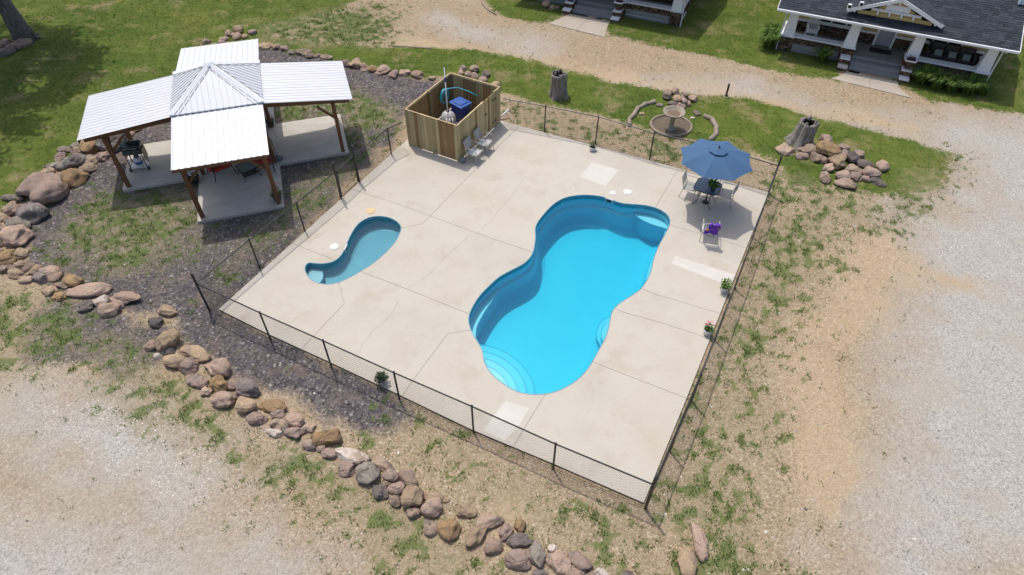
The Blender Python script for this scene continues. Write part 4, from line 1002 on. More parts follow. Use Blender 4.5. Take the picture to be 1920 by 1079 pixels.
m_.box((0, 0, .17), (.52, .52, .006)); m_.build('frame', m_black, ct)
for sx in (-1, 1):
    for sy in (-1, 1): m_ = MB(); m_.tube([(sx*.31, sy*.31, .39), (sx*.34, sy*.34, .28), (sx*.27, sy*.27, .15), (sx*.31, sy*.31, .03), (sx*.35, sy*.35, .01)], .014, 7); m_.build('leg', m_black, ct, True)
us = thing('umbrella_stand', 'round grey umbrella stand with thin rod on the pavilion slab', 'umbrella stand'); q = G(520.5, 298.5, SLZ); us.location = (q.x, q.y, SLZ)
m_ = MB(); m_.lathe([(.22, 0), (.22, .03), (.19, .07), (.06, .11), (.03, .13)], 24); m_.build('base', m_gpot, us, True); m_ = MB(); m_.tube([(0, 0, .1), (-.03, .0, .95)], .016, 8); m_.build('rod', m_gpot, us)
gr = thing('gas_grill', 'black gas grill with gas bottle below, under the left pavilion arm', 'grill'); q = G(264, 318, SLZ); gr.location = (q.x-.02, q.y+.12, SLZ); gr.rotation_euler = (0, 0, PAV_A-.1)
m_gl = mat('glossy_black_enamel', (.02, .03, .035), (.016, .024, .03), rough=.18)
m_ = MB(); m_.tube([(-.33, 0, 0), (.33, 0, 0)], .25, 20); m_.v = [(x, y*.95, max(z, 0)) for x, y, z in m_.v]; m_.xform(Matrix.Translation((0, 0, .95))); m_.build('hood', m_gl, gr, True)
m_ = MB(); m_.box((0, 0, .84), (.66, .46, .22), taper=1.0); m_.build('firebox', m_black, gr, bev=.01)
m_ = MB(); m_.box((0, -.27, .88), (.60, .05, .12)); kp = m_.build('control_panel', m_gpot, gr)
for k in range(3): m_ = MB(); m_.tube([(-.2+k*.2, -.29, .88), (-.2+k*.2, -.325, .88)], .024, 12); m_.build('knob', m_black, kp)
m_ = MB(); m_.tube([(-.24, -.24, 1.02), (-.24, -.29, 1.03), (.24, -.29, 1.03), (.24, -.24, 1.02)], .011, 7); m_.build('handle', m_frame_lt, gr)
m_ = MB(); m_.box((.36, 0, .66), (.03, .40, .46)); m_.build('side_shelf', mat('tan_metal', (.30, .25, .18), (.26, .21, .15), rough=.5), gr, bev=.01)
for sx in (-1, 1):
    for sy in (-1, 1): m_ = MB(); m_.bar((sx*.29, sy*.19, .10), (sx*.29, sy*.19, .74), .03, .03); m_.build('leg', m_black, gr)
m_ = MB(); m_.box((0, 0, .13), (.62, .42, .02)); m_.build('bottom_shelf', m_whitemetal, gr)
for s in (-1, 1): m_ = MB(); m_.tube([(s*.31, -.19, .075), (s*.36, -.19, .075)], .075, 16); m_.build('wheel', m_black, gr, True)
m_ = MB(); m_.lathe([(.10, .14), (.15, .18), (.15, .42), (.11, .48), (.05, .5)], 20); tk = m_.build('gas_bottle', m_whitemetal, gr, True)
m_ = MB(); m_.lathe([(.153, .23), (.154, .33), (.150, .34)], 20); m_.build('blue_band', m_blue_l, tk, True)
m_ = MB(); m_.lathe([(.09, .49), (.09, .56), (.07, .56)], 14); m_.build('collar', m_gpot, tk, True)

# ================================================================== FENCES
m_vinyl = mat('black_vinyl_wire', (.014, .014, .015), (.02, .02, .021), rough=.45)
FH = 1.25
def lerp2(a, b, t): return a+(b-a)*t
def fence_run(label, PTS, term=(True, True), tall=(), skip=()):
    """one stretch of chain link fence; PTS are the places of its posts"""
    P0 = PTS[0]; t = thing('chain_link_fence', label, 'fence', (P0.x, P0.y, 0)); Q = [Vector((p.x-P0.x, p.y-P0.y, 0)) for p in PTS]
    for k, q in enumerate(Q):
        m_ = MB(); last = len(Q)-1
        if (k == 0 and term[0]) or (k == last and term[1]) or k in tall:
            m_.tube([q+Vector((0, 0, -.05)), q+Vector((0, 0, 1.62))], .036, 12); m_.lathe([(.040, 0), (.037, .04), (.001, .055)], 12, c=(q.x, q.y, 1.62)); m_.build('corner_post' if k not in tall else 'gate_post', m_black, t)
        elif 0 < k < last:
            m_.tube([q+Vector((0, 0, -.05)), q+Vector((0, 0, FH))], .027, 10); m_.lathe([(.031, 0), (.031, .03), (.001, .05)], 10, c=(q.x, q.y, FH)); m_.build('line_post', m_black, t)
    for bay, (A_, B_) in enumerate(zip(Q[:-1], Q[1:])):
        if bay in skip: continue
        d = (B_-A_); Lg = d.length; d.normalize(); nrm_ = Vector((-d.y, d.x, 0)); Z = Vector((0, 0, 1))
        m_ = MB(); m_.tube([A_+Z*(FH-.01), B_+Z*(FH-.01)], .021, 8); m_.build('top_rail', m_black, t)
        m_ = MB(); m_.tube([A_+Z*.055, B_+Z*.055], .008, 4); m_.build('tension_wire', m_vinyl, t)
        hgt = FH-.07; w = .0019; x = -hgt; m_ = MB()
        while x < Lg:
            for s in (1, -1):
                ax_, az_, bx_, bz_ = (x, .05, x+hgt, .05+hgt) if s > 0 else (x, .05+hgt, x+hgt, .05)
                if bx_ <= 0 or ax_ >= Lg: continue
                if ax_ < 0: tt = -ax_/(bx_-ax_); az_ += (bz_-az_)*tt; ax_ = 0
                if bx_ > Lg: tt = (Lg-ax_)/(bx_-ax_); bz_ = az_+(bz_-az_)*tt; bx_ = Lg
                A = A_+d*ax_+Z*az_+nrm_*.0025*s; B = A_+d*bx_+Z*bz_+nrm_*.0025*s; q = (B-A).normalized(); nn = q.cross(nrm_)*w; y_ = nrm_*w
                m_.add([A+nn, A+y_, A-nn, A-y_, B+nn, B+y_, B-nn, B-y_], [(0, 1, 5, 4), (1, 2, 6, 5), (2, 3, 7, 6), (3, 0, 4, 7)])
            x += .081
        m_.build('chain_mesh', m_vinyl, t)
    return t
FL = G(393, 583, 0); FB = G(1210, 954, 0); FT = G(1441, 362, 0); FE = Vector((ENC_A.x, ENC_A.y, 0))+Vector((-.05, .0, 0))
FK = Vector((ENC_C.x, ENC_C.y, 0))+Vector((.12, -.1, 0))
def G0(x, y): return G(x, y, 0)
fence_run('black chain link fence along the front edge of the deck, facing the boulders', [FL]+[G0(*p) for p in ((508, 638), (622, 690), (749, 749), (888, 811), (1037, 880))]+[FB], (True, True))
RP = [FB, G0(1296, 752), G0(1377, 541), FT]; rpts = [FB]
for a, b2 in zip(RP[:-1], RP[1:]): rpts += [a.lerp(b2, .5), b2]
fence_run('black chain link fence along the right edge of the deck, seen almost end on', rpts, (False, True))
fence_run('black chain link fence along the back edge of the deck, towards the stone ring', [FT]+[G0(*p) for p in ((1331, 327), (1217.6, 300), (1116.4, 269), (1020.8, 249))]+[FK], (False, False))
GP0, GP1 = G0(674, 342), G0(640, 374)
fence_run('black chain link fence along the left edge of the deck, on the pavilion side', [FE, G0(734, 292), GP0, GP1, G0(571, 432), G0(487, 502), FL], (False, False), tall=(2, 3), skip=(2,))
gd = (GP1-GP0).normalized(); P0 = GP0+gd*.07; gw = (GP1-GP0).length-.14
gt = thing('fence_gate', 'narrow black chain link gate between two tall posts in the left fence', 'gate', (P0.x, P0.y, 0), math.atan2(gd.y, gd.x))
m_ = MB(); m_.tube([(0, 0, .08), (0, 0, FH-.02), (gw, 0, FH-.02), (gw, 0, .08), (0, 0, .08)], .018, 8); m_.build('frame', m_black, gt)
m_ = MB(); x = -1.2
while x < gw:
    for s in (1, -1):
        a0, a1 = (x, x+1.14); za, zb = (.09, 1.22) if s > 0 else (1.22, .09)
        if a1 <= 0: continue
        tA = max(0, (0-a0)/1.14); tB = min(1, (gw-a0)/1.14)
        if tB > tA: m_.tube([(a0+1.14*tA, 0, za+(zb-za)*tA), (a0+1.14*tB, 0, za+(zb-za)*tB)], .0021, 4)
    x += .081
m_.build('chain_mesh', m_vinyl, gt)
m_ = MB(); m_.box((gw-.02, 0, .95), (.08, .06, .05)); m_.build('latch', m_black, gt)
for zz in (.25, 1.05): m_ = MB(); m_.box((-.03, 0, zz), (.07, .05, .05)); m_.build('hinge', m_black, gt)

# ================================================================== BOULDERS
def rock_mat(name, a, b_, c, lich=None):
    m = bpy.data.materials.new(name); n, b, o = nodes_of(m)
    tc = n.nodes.new('ShaderNodeTexCoord'); oi = n.nodes.new('ShaderNodeObjectInfo')
    va_ = n.nodes.new('ShaderNodeVectorMath'); va_.operation = 'ADD'; cx_ = n.nodes.new('ShaderNodeCombineXYZ')
    n.links.new(mathn(n, 'MULTIPLY', oi.outputs['Random'], 37.), cx_.inputs[0]); n.links.new(mathn(n, 'MULTIPLY', oi.outputs['Random'], 91.), cx_.inputs[1])
    n.links.new(tc.outputs['Object'], va_.inputs[0]); n.links.new(cx_.outputs[0], va_.inputs[1]); vec = va_.outputs[0]
    col = mixc(n, maprange(n, noise(n, 2.2, 5, .65, vec), .38, .62), a, b_)
    col = mixc(n, mathn(n, 'MULTIPLY', maprange(n, noise(n, 2.6, 5, .65, vec, (1, 1, 1.6)), .52, .62), .8), col, c)
    col = mixc(n, maprange(n, noise(n, 26, 4, .75, vec), .35, .7, 0, .35), col, tuple(v*.45 for v in b_))
    if lich: col = mixc(n, maprange(n, noise(n, 3.1, 6, .7, vec), .56, .62), col, lich)
    hs = n.nodes.new('ShaderNodeHueSaturation'); n.links.new(maprange(n, oi.outputs['Random'], 0, 1, .84, 1.16), hs.inputs['Value']); n.links.new(col, hs.inputs['Color'])
    n.links.new(hs.outputs[0], b.inputs['Base Color']); b.inputs['Roughness'].default_value = .85; b.inputs['Specular IOR Level'].default_value = .25
    vo = n.nodes.new('ShaderNodeTexVoronoi'); vo.feature = 'DISTANCE_TO_EDGE'; vo.inputs['Scale'].default_value = 2.3; n.links.new(vec, vo.inputs['Vector'])
    crk = maprange(n, vo.outputs['Distance'], 0, .05)
    bump(n, b, mathn(n, 'ADD', mathn(n, 'ADD', noise(n, 7, 5, .65, vec), mathn(n, 'MULTIPLY', noise(n, 38, 4, .7, vec), .5)), mathn(n, 'MULTIPLY', crk, .35)), .85, .045); return m
RM = {'m': rock_mat('mauve_quartzite', (.36, .265, .22), (.31, .225, .185), (.18, .155, .14)),
      'p': rock_mat('pink_quartzite', (.44, .325, .25), (.38, .27, .205), (.25, .20, .175)),
      't': rock_mat('tan_sandstone', (.43, .32, .205), (.38, .275, .19), (.24, .19, .14)),
      'o': rock_mat('ochre_sandstone', (.36, .24, .125), (.31, .21, .12), (.17, .12, .08)),
      'b': rock_mat('brown_fieldstone', (.39, .295, .225), (.34, .255, .19), (.15, .12, .10)),
      'g': rock_mat('grey_granite', (.29, .26, .215), (.25, .21, .175), (.12, .105, .09)),
      'd': rock_mat('dark_granite', (.20, .17, .15), (.17, .145, .13), (.08, .07, .065)),
      'w': rock_mat('white_limestone', (.62, .56, .50), (.55, .46, .38), (.36, .25, .18)),
      'l': rock_mat('lichened_granite', (.25, .21, .19), (.20, .16, .15), (.12, .11, .10), lich=(.33, .36, .31))}
CN = {'m': 'mauve', 'p': 'pink', 't': 'tan', 'o': 'ochre', 'b': 'brown', 'g': 'grey', 'd': 'dark', 'w': 'white', 'l': 'lichened'}
bmi = bmesh.new(); bmesh.ops.create_icosphere(bmi, subdivisions=4, radius=1.0); bmi.verts.ensure_lookup_table()
ICO_V = np.array([tuple(v.co) for v in bmi.verts]); ICO_F = np.array([[v.index for v in f.verts] for f in bmi.faces]); bmi.free()
bmi = bmesh.new(); bmesh.ops.create_icosphere(bmi, subdivisions=3, radius=1.0); ICO3_V = np.array([tuple(v.co) for v in bmi.verts]); ICO3_F = np.array([[v.index for v in f.verts] for f in bmi.faces]); bmi.free()
def rock_shape(V, sharp=.5):
    P = V.copy(); rg = RNG
    for _ in range(int(8+sharp*10)):
        nn = rg.normal(size=3); nn /= np.linalg.norm(nn); d = rg.uniform(.66, .95); k = P @ nn-d
        P = P-np.where(k > 0, k*(.55+.42*sharp), 0)[:, None]*nn
    for s_, a in ((1.3, .12), (3., .055), (7, .022), (13, .010)):
        for _ in range(3):
            kk = rg.normal(size=3)*s_; P = P+V*(a*np.sin(V @ kk+rg.uniform(0, 6)))[:, None]
    return P
def boulder(cx, cy, rx, ry, ang, c, lift=0.):
    q0 = G(cx, cy, 0); dv = np.array([q0.x, q0.y, -CAM_H]); D = np.linalg.norm(dv); s = (_M[2] @ dv)/FPX
    st = CAM_H/D; ctt = math.sqrt(1-st*st); small = min(rx, ry)*s
    k = .80; fv = math.sqrt(max(.1, 1-k*k*ctt*ctt))/st
    ca, sa = math.cos(R(ang)), math.sin(R(ang))
    A = rx*s*(ca*ca+sa*sa*fv); B = ry*s*(sa*sa+ca*ca*fv); Cz = k*small*1.05
    if ry < rx*.45 and abs(ang) < 30: Cz = ry*s*.72; B = max(B, ry*s*1.0)
    zc = Cz*.42+lift
    p = G(cx, cy, zc); e = G(cx+6*ca, cy+6*sa, zc)-p; yaw = math.atan2(e.y, e.x)
    big = rx > 9; V0 = ICO_V if big else ICO3_V; F0 = ICO_F if big else ICO3_F
    P = rock_shape(V0, random.choice((.25, .45, .7, 1.0, 1.2)))
    ext = np.abs(P).max(0); P = P/ext*np.array([A, B, Cz])*1.10
    sh = random.uniform(-.18, .18); P[:, 0] += sh*P[:, 2]
    P = P[:, :]; o_ = np_mesh('boulder', P, F0, 3, RM[c], True); o_.location = (p.x, p.y, zc); o_.rotation_euler = (0, 0, yaw)
    return o_, A
SEG = {}
def seg(name, group, lst, axis='x', ends=('left', 'right')):
    out = []
    for it in lst:
        cx, cy, rx, ry, ang, c = it[:6]; lift = it[6] if len(it) > 6 else 0.
        o_, A = boulder(cx, cy, rx, ry, ang, c, lift); out.append((cx if axis == 'x' else cy, o_, c, A, it))
    out.sort(key=lambda q: q[0])
    med = sorted(q[3] for q in out)[len(out)//2]
    cnt = {}
    for q in out: cnt[q[2]] = cnt.get(q[2], 0)+1
    seen = {}
    for k, (ky, o_, c, A, it) in enumerate(out):
        seen[c] = seen.get(c, 0)+1; i, nn = seen[c], cnt[c]
        sz = 'large' if A > med*1.35 else 'small' if A < med*.75 else 'medium'
        if nn == 1: lab = '%s %s boulder, the only %s one %s' % (sz, CN[c], CN[c], name)
        else:
            if i <= (nn+1)//2: w = ORD[i]+' '+CN[c]+' one from '+ends[0] if i > 1 else ends[0]+'most '+CN[c]+' one'
            else:
                j = nn-i+1; w = ORD[j]+' '+CN[c]+' one from '+ends[1] if j > 1 else ends[1]+'most '+CN[c]+' one'
            lab = '%s %s boulder, %s %s' % (sz, CN[c], w, name)
        tag(o_, lab, 'boulder', group)
GB = 'boulders of the stone border'
seg('in the border by the left pavilion arm', GB, [
 (250.3,238,14,11,-15,'o'),(213,260,27,21,5,'l',.05),(243,250,8,10,0,'m'),(168,274,17,15,-10,'o',.05),(143.5,271,13,7,-25,'g'),(121.5,282.5,13,7,-10,'m'),(143.7,284.4,11,7,10,'b'),
 (111,294.5,11.5,9,15,'m'),(139,301,18,14,15,'l',.08),(168.7,300,14,11,25,'p'),(194.7,294.5,12.5,10,0,'m'),(166,315,14,9.5,-10,'b'),(100,311,14,7,-10,'g'),(118,312,11,10,-35,'g'),(90,321.5,14,6.5,5,'t'),(134.5,333.5,25,17,0,'o'),(236,226,9,6,0,'d')])
seg('in the left bend of the border', GB, [
 (80,357,41,29,18,'m'),(24,373,20,9.5,-5,'g'),(25,393,17,13,5,'p'),(64,400,24,22,50,'l'),(3,408,9,11,30,'t'),(33,425,20,16,40,'g'),(30,445,26,19,25,'p',.06),(5,453,11,14,50,'b'),(20,461,8,7,0,'b'),(37,474.5,18,10,0,'t'),(14,482,17,13,20,'o',.05),(37,497,14,8,10,'b'),(9,505,13,9,0,'p'),(-8,430,14,12,0,'m'),(-6,475,12,10,0,'b'),(15,413,7,6,0,'m')])
seg('in the border below the left bend', GB, [
 (34,512,20,10,0,'t'),(48,524.6,14,7.5,5,'b'),(55,504,9,12,50,'b'),(69,505,15,10,20,'t'),(98,512,21,13,30,'p'),(82,521,17,12,-20,'l'),(138.5,525,22,12,18,'o'),(119.5,535,17,8,5,'m'),(91.7,544,18,11,10,'t'),(113,557.6,16,10,5,'o'),(128,548,10,7,0,'m'),
 (168,547,38,14,-4,'p'),(162,575,14,11,5,'d'),(234,562,34,14,8,'p'),(190,567,15,11,-10,'w'),(206,580,18,14,-15,'p',.04),(226,577,9,7,0,'m'),(313.7,586,18,11,15,'t'),(295,605,14,10,10,'d')])
seg('in the upper front stretch of border', GB, [
 (314.5,640,20,19,35,'t',.05),(312,656,16,9,0,'d'),(285.5,649,12,11,40,'p'),(297,667,8,6,0,'w'),(367,662,33,14,12,'t'),(326.7,679,22,15,10,'t'),(355.6,688,20,14,-10,'m'),(404.5,694,27,20,25,'p'),(369,715.6,25,11,16,'m'),(410,721,18,15,0,'o',.05),(388,734.5,12,8.5,0,'p'),
 (442,720,15,12,-10,'p'),(462,732,25,18,10,'l',.04),(424.5,749,22,17,10,'p'),(460,760,19,16,-15,'t',.04),(509,762,30,13,8,'o'),(482,785,22,13,28,'m'),(520,778,14,10,-10,'m',.06),(520,795,17,13,-15,'b'),(536,806,9,9,-45,'g'),(552,788,18,13,15,'p'),(516,813,17,8,20,'w')])
seg('in the middle front stretch of border', GB, [
 (559,812.5,24,12,-6,'m'),(581,801,13,9,15,'p'),(614,820,31,19,5,'o',.03),(580,836,15,10.5,10,'m'),(602,840,9,8,0,'p'),(617,851,15,11,38,'m'),(654.7,855,38,14,20,'w'),(650,879,17,14,5,'m'),(692.6,890,25,19,10,'g'),(717,871,26,11,33,'b'),(732.5,893,15,12,0,'m',.04),
 (766,893,24,14,48,'p'),(714,921.6,14,15,-10,'d'),(741.6,915.5,16,12,10,'m'),(743.6,939,14,12,15,'b'),(775,930,21,23,20,'t',.06),(817,932,27,10,12,'t'),(809,952,20,18,-10,'p'),(774,964,14.5,11,0,'b'),(726,907,9,8,0,'b')])
seg('in the lower front stretch of border', GB, [
 (808,987,16,17,0,'b'),(846.6,993,23,21,35,'o'),(870,958,23,13,22,'t'),(913,981,30,16,-8,'b'),(894.5,1006,25,16,-50,'t',.04),(923,1021.5,19,16,-10,'p'),(949.6,999,17,13,-55,'m'),(973,987,12,12,0,'o'),(971,1015,27,14,0,'d'),(975.6,1047,27,19,10,'m'),(1007.7,1042,24,17,65,'g'),(1035,1028.5,9,9,0,'w'),
 (1046.6,1055,24,19,60,'p'),(1085.6,1051.5,24,17,25,'m'),(1072,1074,25,13,0,'p'),(1014,1077,16,9,0,'d'),(1129,1076,15,9,30,'w'),(1177,1082,17,10,0,'g'),(1104,1079,11,8,0,'b')])
seg('of the pair below the fence corner', 'pair of boulders near the bottom edge', [(1315,1017,34,16,73,'p'),(1288,1056,27,18,95,'t')])
seg('in the border behind the pavilion', 'boulders behind the pavilion', [
 (387,79,8,5,0,'b'),(418,73,10,5,0,'b'),(415,79,7,4,0,'m'),(427,63,6.5,6,0,'b'),(447,56,10,8,0,'t',.05),(437,65,6,5,0,'m'),(444,69,8,7,0,'b'),(458,69,6.5,5,0,'t'),(474,60,8,6,0,'m'),(498,86,15,7,8,'t'),(519,89,9,6,0,'b'),(532,92,7,6.5,0,'m'),(547,99,7,4.5,0,'g'),(568,98.5,14,7,0,'b'),(581,105,8,5,0,'m'),(596,105,7,5,0,'p'),(613,107,12,5,8,'b')])
seg('in the row left of the enclosure', 'row of boulders by the enclosure', [
 (649,118,9,8,0,'m'),(667,122,13,10,-8,'t'),(684,126.5,10,8,0,'p'),(699,130,9,7.5,-20,'o'),(717,132.5,14,8,-8,'p'),(739,140,10,8.5,0,'m'),(760,137,10.5,8,0,'b'),(784,141,13,8,0,'p'),(809,147,8,5,0,'t')])
seg('in the heap behind the enclosure', 'heap of boulders behind the enclosure', [
 (866.6,130,7.5,6,0,'m'),(888,130,9.5,7,0,'b',.06),(909,139,10.5,7.5,10,'d'),(864,138,6,6,0,'p'),(878.4,139.4,8,6,0,'m'),(890,143,9.5,6.5,0,'b'),(905,149,9,7,0,'p'),(929,159,9.5,5.5,0,'t')])
seg('in the heap by the bird bath', 'heap of boulders by the bird bath', [
 (1252.8,178,10,8.5,0,'m',.1),(1267,171,9.5,7.5,0,'p',.05),(1282,176,6.5,8,0,'b',.08),(1270,185,8,7,0,'t',.12),(1281,187,7,9.5,0,'m',.12),(1298,184.7,10,8,-15,'p'),(1262,195,10,6.5,0,'d'),(1276,200,9.5,7,0,'p'),(1291,196,5.5,6,0,'b')])
seg('lying flat round the bird bath', 'flat stones round the bird bath', [(1203,214,5.5,3,0,'t'),(1235,198,8,4,0,'g'),(1307,213,8,4.5,45,'m'),(1299.6,222,5.5,3,0,'w')])
seg('in the heap by the hollow stump', 'heap of boulders by the hollow stump', [
 (1473.5,282,16,11,-10,'p'),(1501.6,280,7,7,0,'m'),(1504,294,12,7,5,'m'),(1520,279,17,10.5,-15,'b',.08),(1548,263.6,13,9,0,'p',.1),(1552.7,280,18,14,-10,'o',.22),(1580,276,12,7.5,15,'m',.08),(1530,296,10.5,10.5,0,'b'),(1544,301.5,9,8,60,'m'),(1574,301.5,18,14,10,'t',.12),(1580,287,13,8,8,'m',.14),
 (1599,296,12,10,20,'d',.1),(1610,290,10,9,35,'m'),(1619.6,307.7,16,9.5,10,'d'),(1555,315,14.5,9,0,'p'),(1599,318,16,11,10,'b',.06),(1630,322.6,18,10.5,8,'m',.05),(1654,312,13,11,-60,'p'),(1545.6,334,12,12,0,'b'),(1577,330.5,15,10,10,'p',.05),(1605.5,333,11,10,30,'m'),(1623.5,335,8.5,8,0,'m'),(1646,342,14,7.5,25,'d'),(1587,345.5,21,10.5,5,'b')])
seg('at the foot of the tree', 'boulders at the foot of the tree', [(37.5,83,16,13,0,'b'),(11,84,12,8,0,'m'),(11,99,14,8,0,'d'),(22,91,8,6,0,'g'),(-3,90,9,8,0,'b')])

# ================================================================== STUMPS, TREES
m_dead = bpy.data.materials.new('weathered_dead_wood'); n, b, o = nodes_of(m_dead)
f1 = noise(n, 3.2, 6, .7, None, (5, 5, .7)); c_ = ramp(n, f1, [(.28, (.05, .042, .035)), (.42, (.17, .15, .13)), (.55, (.28, .26, .235)), (.7, (.38, .355, .33))])
c_ = mixc(n, maprange(n, noise(n, 1.5, 4), .58, .68), c_, (.22, .13, .06)); n.links.new(c_, b.inputs['Base Color']); b.inputs['Roughness'].default_value = .95; bump(n, b, f1, .9, .06)
m_bark = bpy.data.materials.new('tree_bark'); n, b, o = nodes_of(m_bark)
f1 = noise(n, 4, 6, .7, None, (3, 3, .6)); n.links.new(ramp(n, f1, [(.3, (.05, .046, .042)), (.5, (.13, .12, .11)), (.7, (.22, .21, .19))]), b.inputs['Base Color']); b.inputs['Roughness'].default_value = .95; bump(n, b, f1, .9, .05)
m_rot_shade = mat('shaded_rotten_hollow', (.02, .014, .01), (.04, .03, .02), rough=1.)  # rotten wood coloured near black, shade of the hollow put into the colour
def stump(label, bpx, h, r0, r1, lean=(0, 0), ragged=.12, hollow=.55):
    q = G(*bpx, 0); t = thing('tree_stump', label, 'tree stump', (q.x, q.y, 0)); m_ = MB(); n_ = 40; L = 14; vs = []; ph = random.uniform(0, 6)
    rag = [ragged*(math.sin(2*a+ph)+.6*math.sin(5*a+1)+.5*math.sin(9*a+2))*.6+random.uniform(-.3, .3)*ragged for a in np.linspace(0, 2*math.pi, n_, endpoint=False)]
    def rad(k, a, f): return (r0*(1-f)**2.2+r1*(1-(1-f)**2.2))*(1+.10*math.sin(7*a+ph+f)+.06*math.sin(13*a+2*f)+.05*math.sin(3*a)+(.35*max(0, math.sin(4*a+ph))*(1-f)**6))
    for i in range(L):
        f = i/(L-1)
        for k in range(n_):
            a = 2*math.pi*k/n_; r_ = rad(k, a, f); zz = -.05+f*(h+rag[k]+.05); vs.append((r_*math.cos(a)+lean[0]*f, r_*math.sin(a)+lean[1]*f, zz))
    fs = [(i*n_+k, i*n_+(k+1) % n_, (i+1)*n_+(k+1) % n_, (i+1)*n_+k) for i in range(L-1) for k in range(n_)]
    # inner wall down into the hollow
    for j, (hr, dz) in enumerate(((.8, .0), (hollow, -.05), (hollow*.8, -.35))):
        for k in range(n_):
            a = 2*math.pi*k/n_; r_ = rad(k, a, 1)*hr*(1+.1*math.sin(5*a+j)); vs.append((r_*math.cos(a)+lean[0], r_*math.sin(a)+lean[1], h+rag[k]*(1-.3*j)+dz))
    fs += [((L-1+j)*n_+k, (L-1+j)*n_+(k+1) % n_, (L+j)*n_+(k+1) % n_, (L+j)*n_+k) for j in range(1) for k in range(n_)]; fin = [(j*n_+k, j*n_+(k+1) % n_, (j+1)*n_+(k+1) % n_, (j+1)*n_+k) for j in range(2) for k in range(n_)]; vin = vs[L*n_:(L+3)*n_]
    m_.add(vs, fs); m_.build('trunk', m_dead, t, True)
    m_ = MB(); m_.add(vin, fin); m_.lathe([(r1*hollow*.9, 0), (.001, -.02)], 20, c=(lean[0], lean[1], h-.36)); m_.build('hollow', m_rot_shade, t, True)
    m_ = MB()
    for k in range(9):
        a = random.uniform(0, 6.28); rr_ = r1*random.uniform(.5, .95); m_.lathe([(.06, 0), (.05, .07), (.02, .12), (.001, .14)], 6, c=(lean[0]+rr_*math.cos(a), lean[1]+rr_*math.sin(a), h-.08+random.uniform(0, .06)), wob=.5)
    m_.build('splinters', m_dead, t)['kind'] = 'stuff'
stump('grey weathered tree stump with jagged top, above the back fence', (1047, 181), 1.1, .42, .33, (0, 0), .10, .5)
stump('hollow leaning tree stump behind the right boulder heap', (1497, 270), .98, .50, .35, (.20, .10), .05, .74)
def tree(label, x, y, r0, h, cz, cr, nl, seed=1, lean=(0, 0), crown=True):
    random.seed(seed); t = thing('shade_tree', label, 'tree', (x, y, 0)); m_ = MB()
    pts = []; rr_ = []
    for k in range(12):
        f = k/11; pts.append((lean[0]*f+.12*math.sin(3*f), lean[1]*f+.1*math.sin(2.3*f), -.1+f*h)); rr_.append(r0*(.62+.55*(1-f)**6+.15*(1-f)) if f < .99 else r0*.4)
    m_.tube(pts, rr_, 20)
    for k in range(7):
        a = k*.9+.3; L = r0*2.2; m_.tube([(math.cos(a)*r0*.5, math.sin(a)*r0*.5, .32), (math.cos(a)*r0*1.2, math.sin(a)*r0*1.2, .08), (math.cos(a)*L, math.sin(a)*L, -.06)], [r0*.38, r0*.2, .03], 8)
    m_.build('trunk', m_bark, t, True)
    top = Vector(pts[-1]); m_ = MB(); tips = []
    for k in range(12):
        a = k*2.4; L = cr*random.uniform(.5, .85); e = top+Vector((math.cos(a)*L, math.sin(a)*L, random.uniform(.3, cr*.8))); mid = top.lerp(e, .5)+Vector((0, 0, .4))
        s_ = Vector(pts[8+k % 4]); m_.tube([s_, mid, e], [r0*.3, r0*.17, .04], 7); tips += [mid, e]
    m_.build('limbs', m_bark, t, True)
    V = []; N_ = nl; cen = np.array([tuple(random.choice(tips)) for _ in range(60)])+RNG.normal(0, cr*.22, (60, 3))
    ci = RNG.integers(0, 60, N_); P = cen[ci]+RNG.normal(0, .42, (N_, 3)); P[:, 2] = np.maximum(P[:, 2], top.z-.8)
    d = RNG.normal(size=(N_, 3)); d /= np.linalg.norm(d, axis=1)[:, None]; e = np.cross(d, RNG.normal(size=(N_, 3))); e /= np.linalg.norm(e, axis=1)[:, None]
    l = RNG.uniform(.12, .26, N_)[:, None]
    V = np.stack([P-d*l, P+e*l*.5, P+d*l, P-e*l*.5], 1).reshape(-1, 3); F = np.arange(N_*4).reshape(-1, 4)
    o_ = np_mesh('crown', V, F, 4, m_leaf, False, {'var': np.repeat(np.clip(RNG.random(N_)*.6+(P[:, 2]-top.z)/cr*.3, 0, 1), 4)}, t); random.seed(5)
tq = G(50, 76, 0)
tree('tall tree in the top left corner, only its thick grey trunk in view', tq.x, tq.y, .42, 8.5, 9, 4.4, 20000, 3, (-1.6, .6))
tree('leafy tree beyond the top edge left of the drive, mostly outside the picture', -9.5, 47, .4, 6.5, 8, 4.6, 15000, 4)
tree('leafy tree left of the picture whose shade falls on the lawn', -27.0, 27.5, .4, 7.5, 9, 4.2, 16000, 8, (-.5, .3))

# ================================================================== BIRD BATH GARDEN
m_stone = mat('cast_stone', (.36, .32, .25), (.24, .21, .16), scale=5, rough=.9, bmp=.4, bscale=30)
m_curb = mat('old_concrete_curb', (.34, .28, .22), (.22, .18, .14), scale=4, rough=.95, bmp=.6, bscale=18)
q = G(1257.5, 243, 0); bb = thing('bird_bath', 'round cast stone bird bath on a pedestal in a stone ring', 'bird bath', (q.x, q.y, 0))
m_ = MB(); m_.lathe([(.20, 0), (.2, .06), (.15, .1), (.11, .2), (.09, .4), (.11, .55), (.16, .66)], 24); m_.build('pedestal', m_stone, bb, True)
m_ = MB(); m_.lathe([(.12, .64), (.28, .68), (.42, .78), (.47, .84), (.46, .87), (.40, .865), (.36, .80), (.2, .75), (.001, .74)], 32); m_.build('bowl', m_stone, bb, True)
m_ = MB(); m_.lathe([(.33, .772), (.001, .773)], 24); m_.build('dry_leaves', mat('dry_leaf_litter', (.22, .15, .10), (.12, .09, .07), scale=20, rough=1), bb)
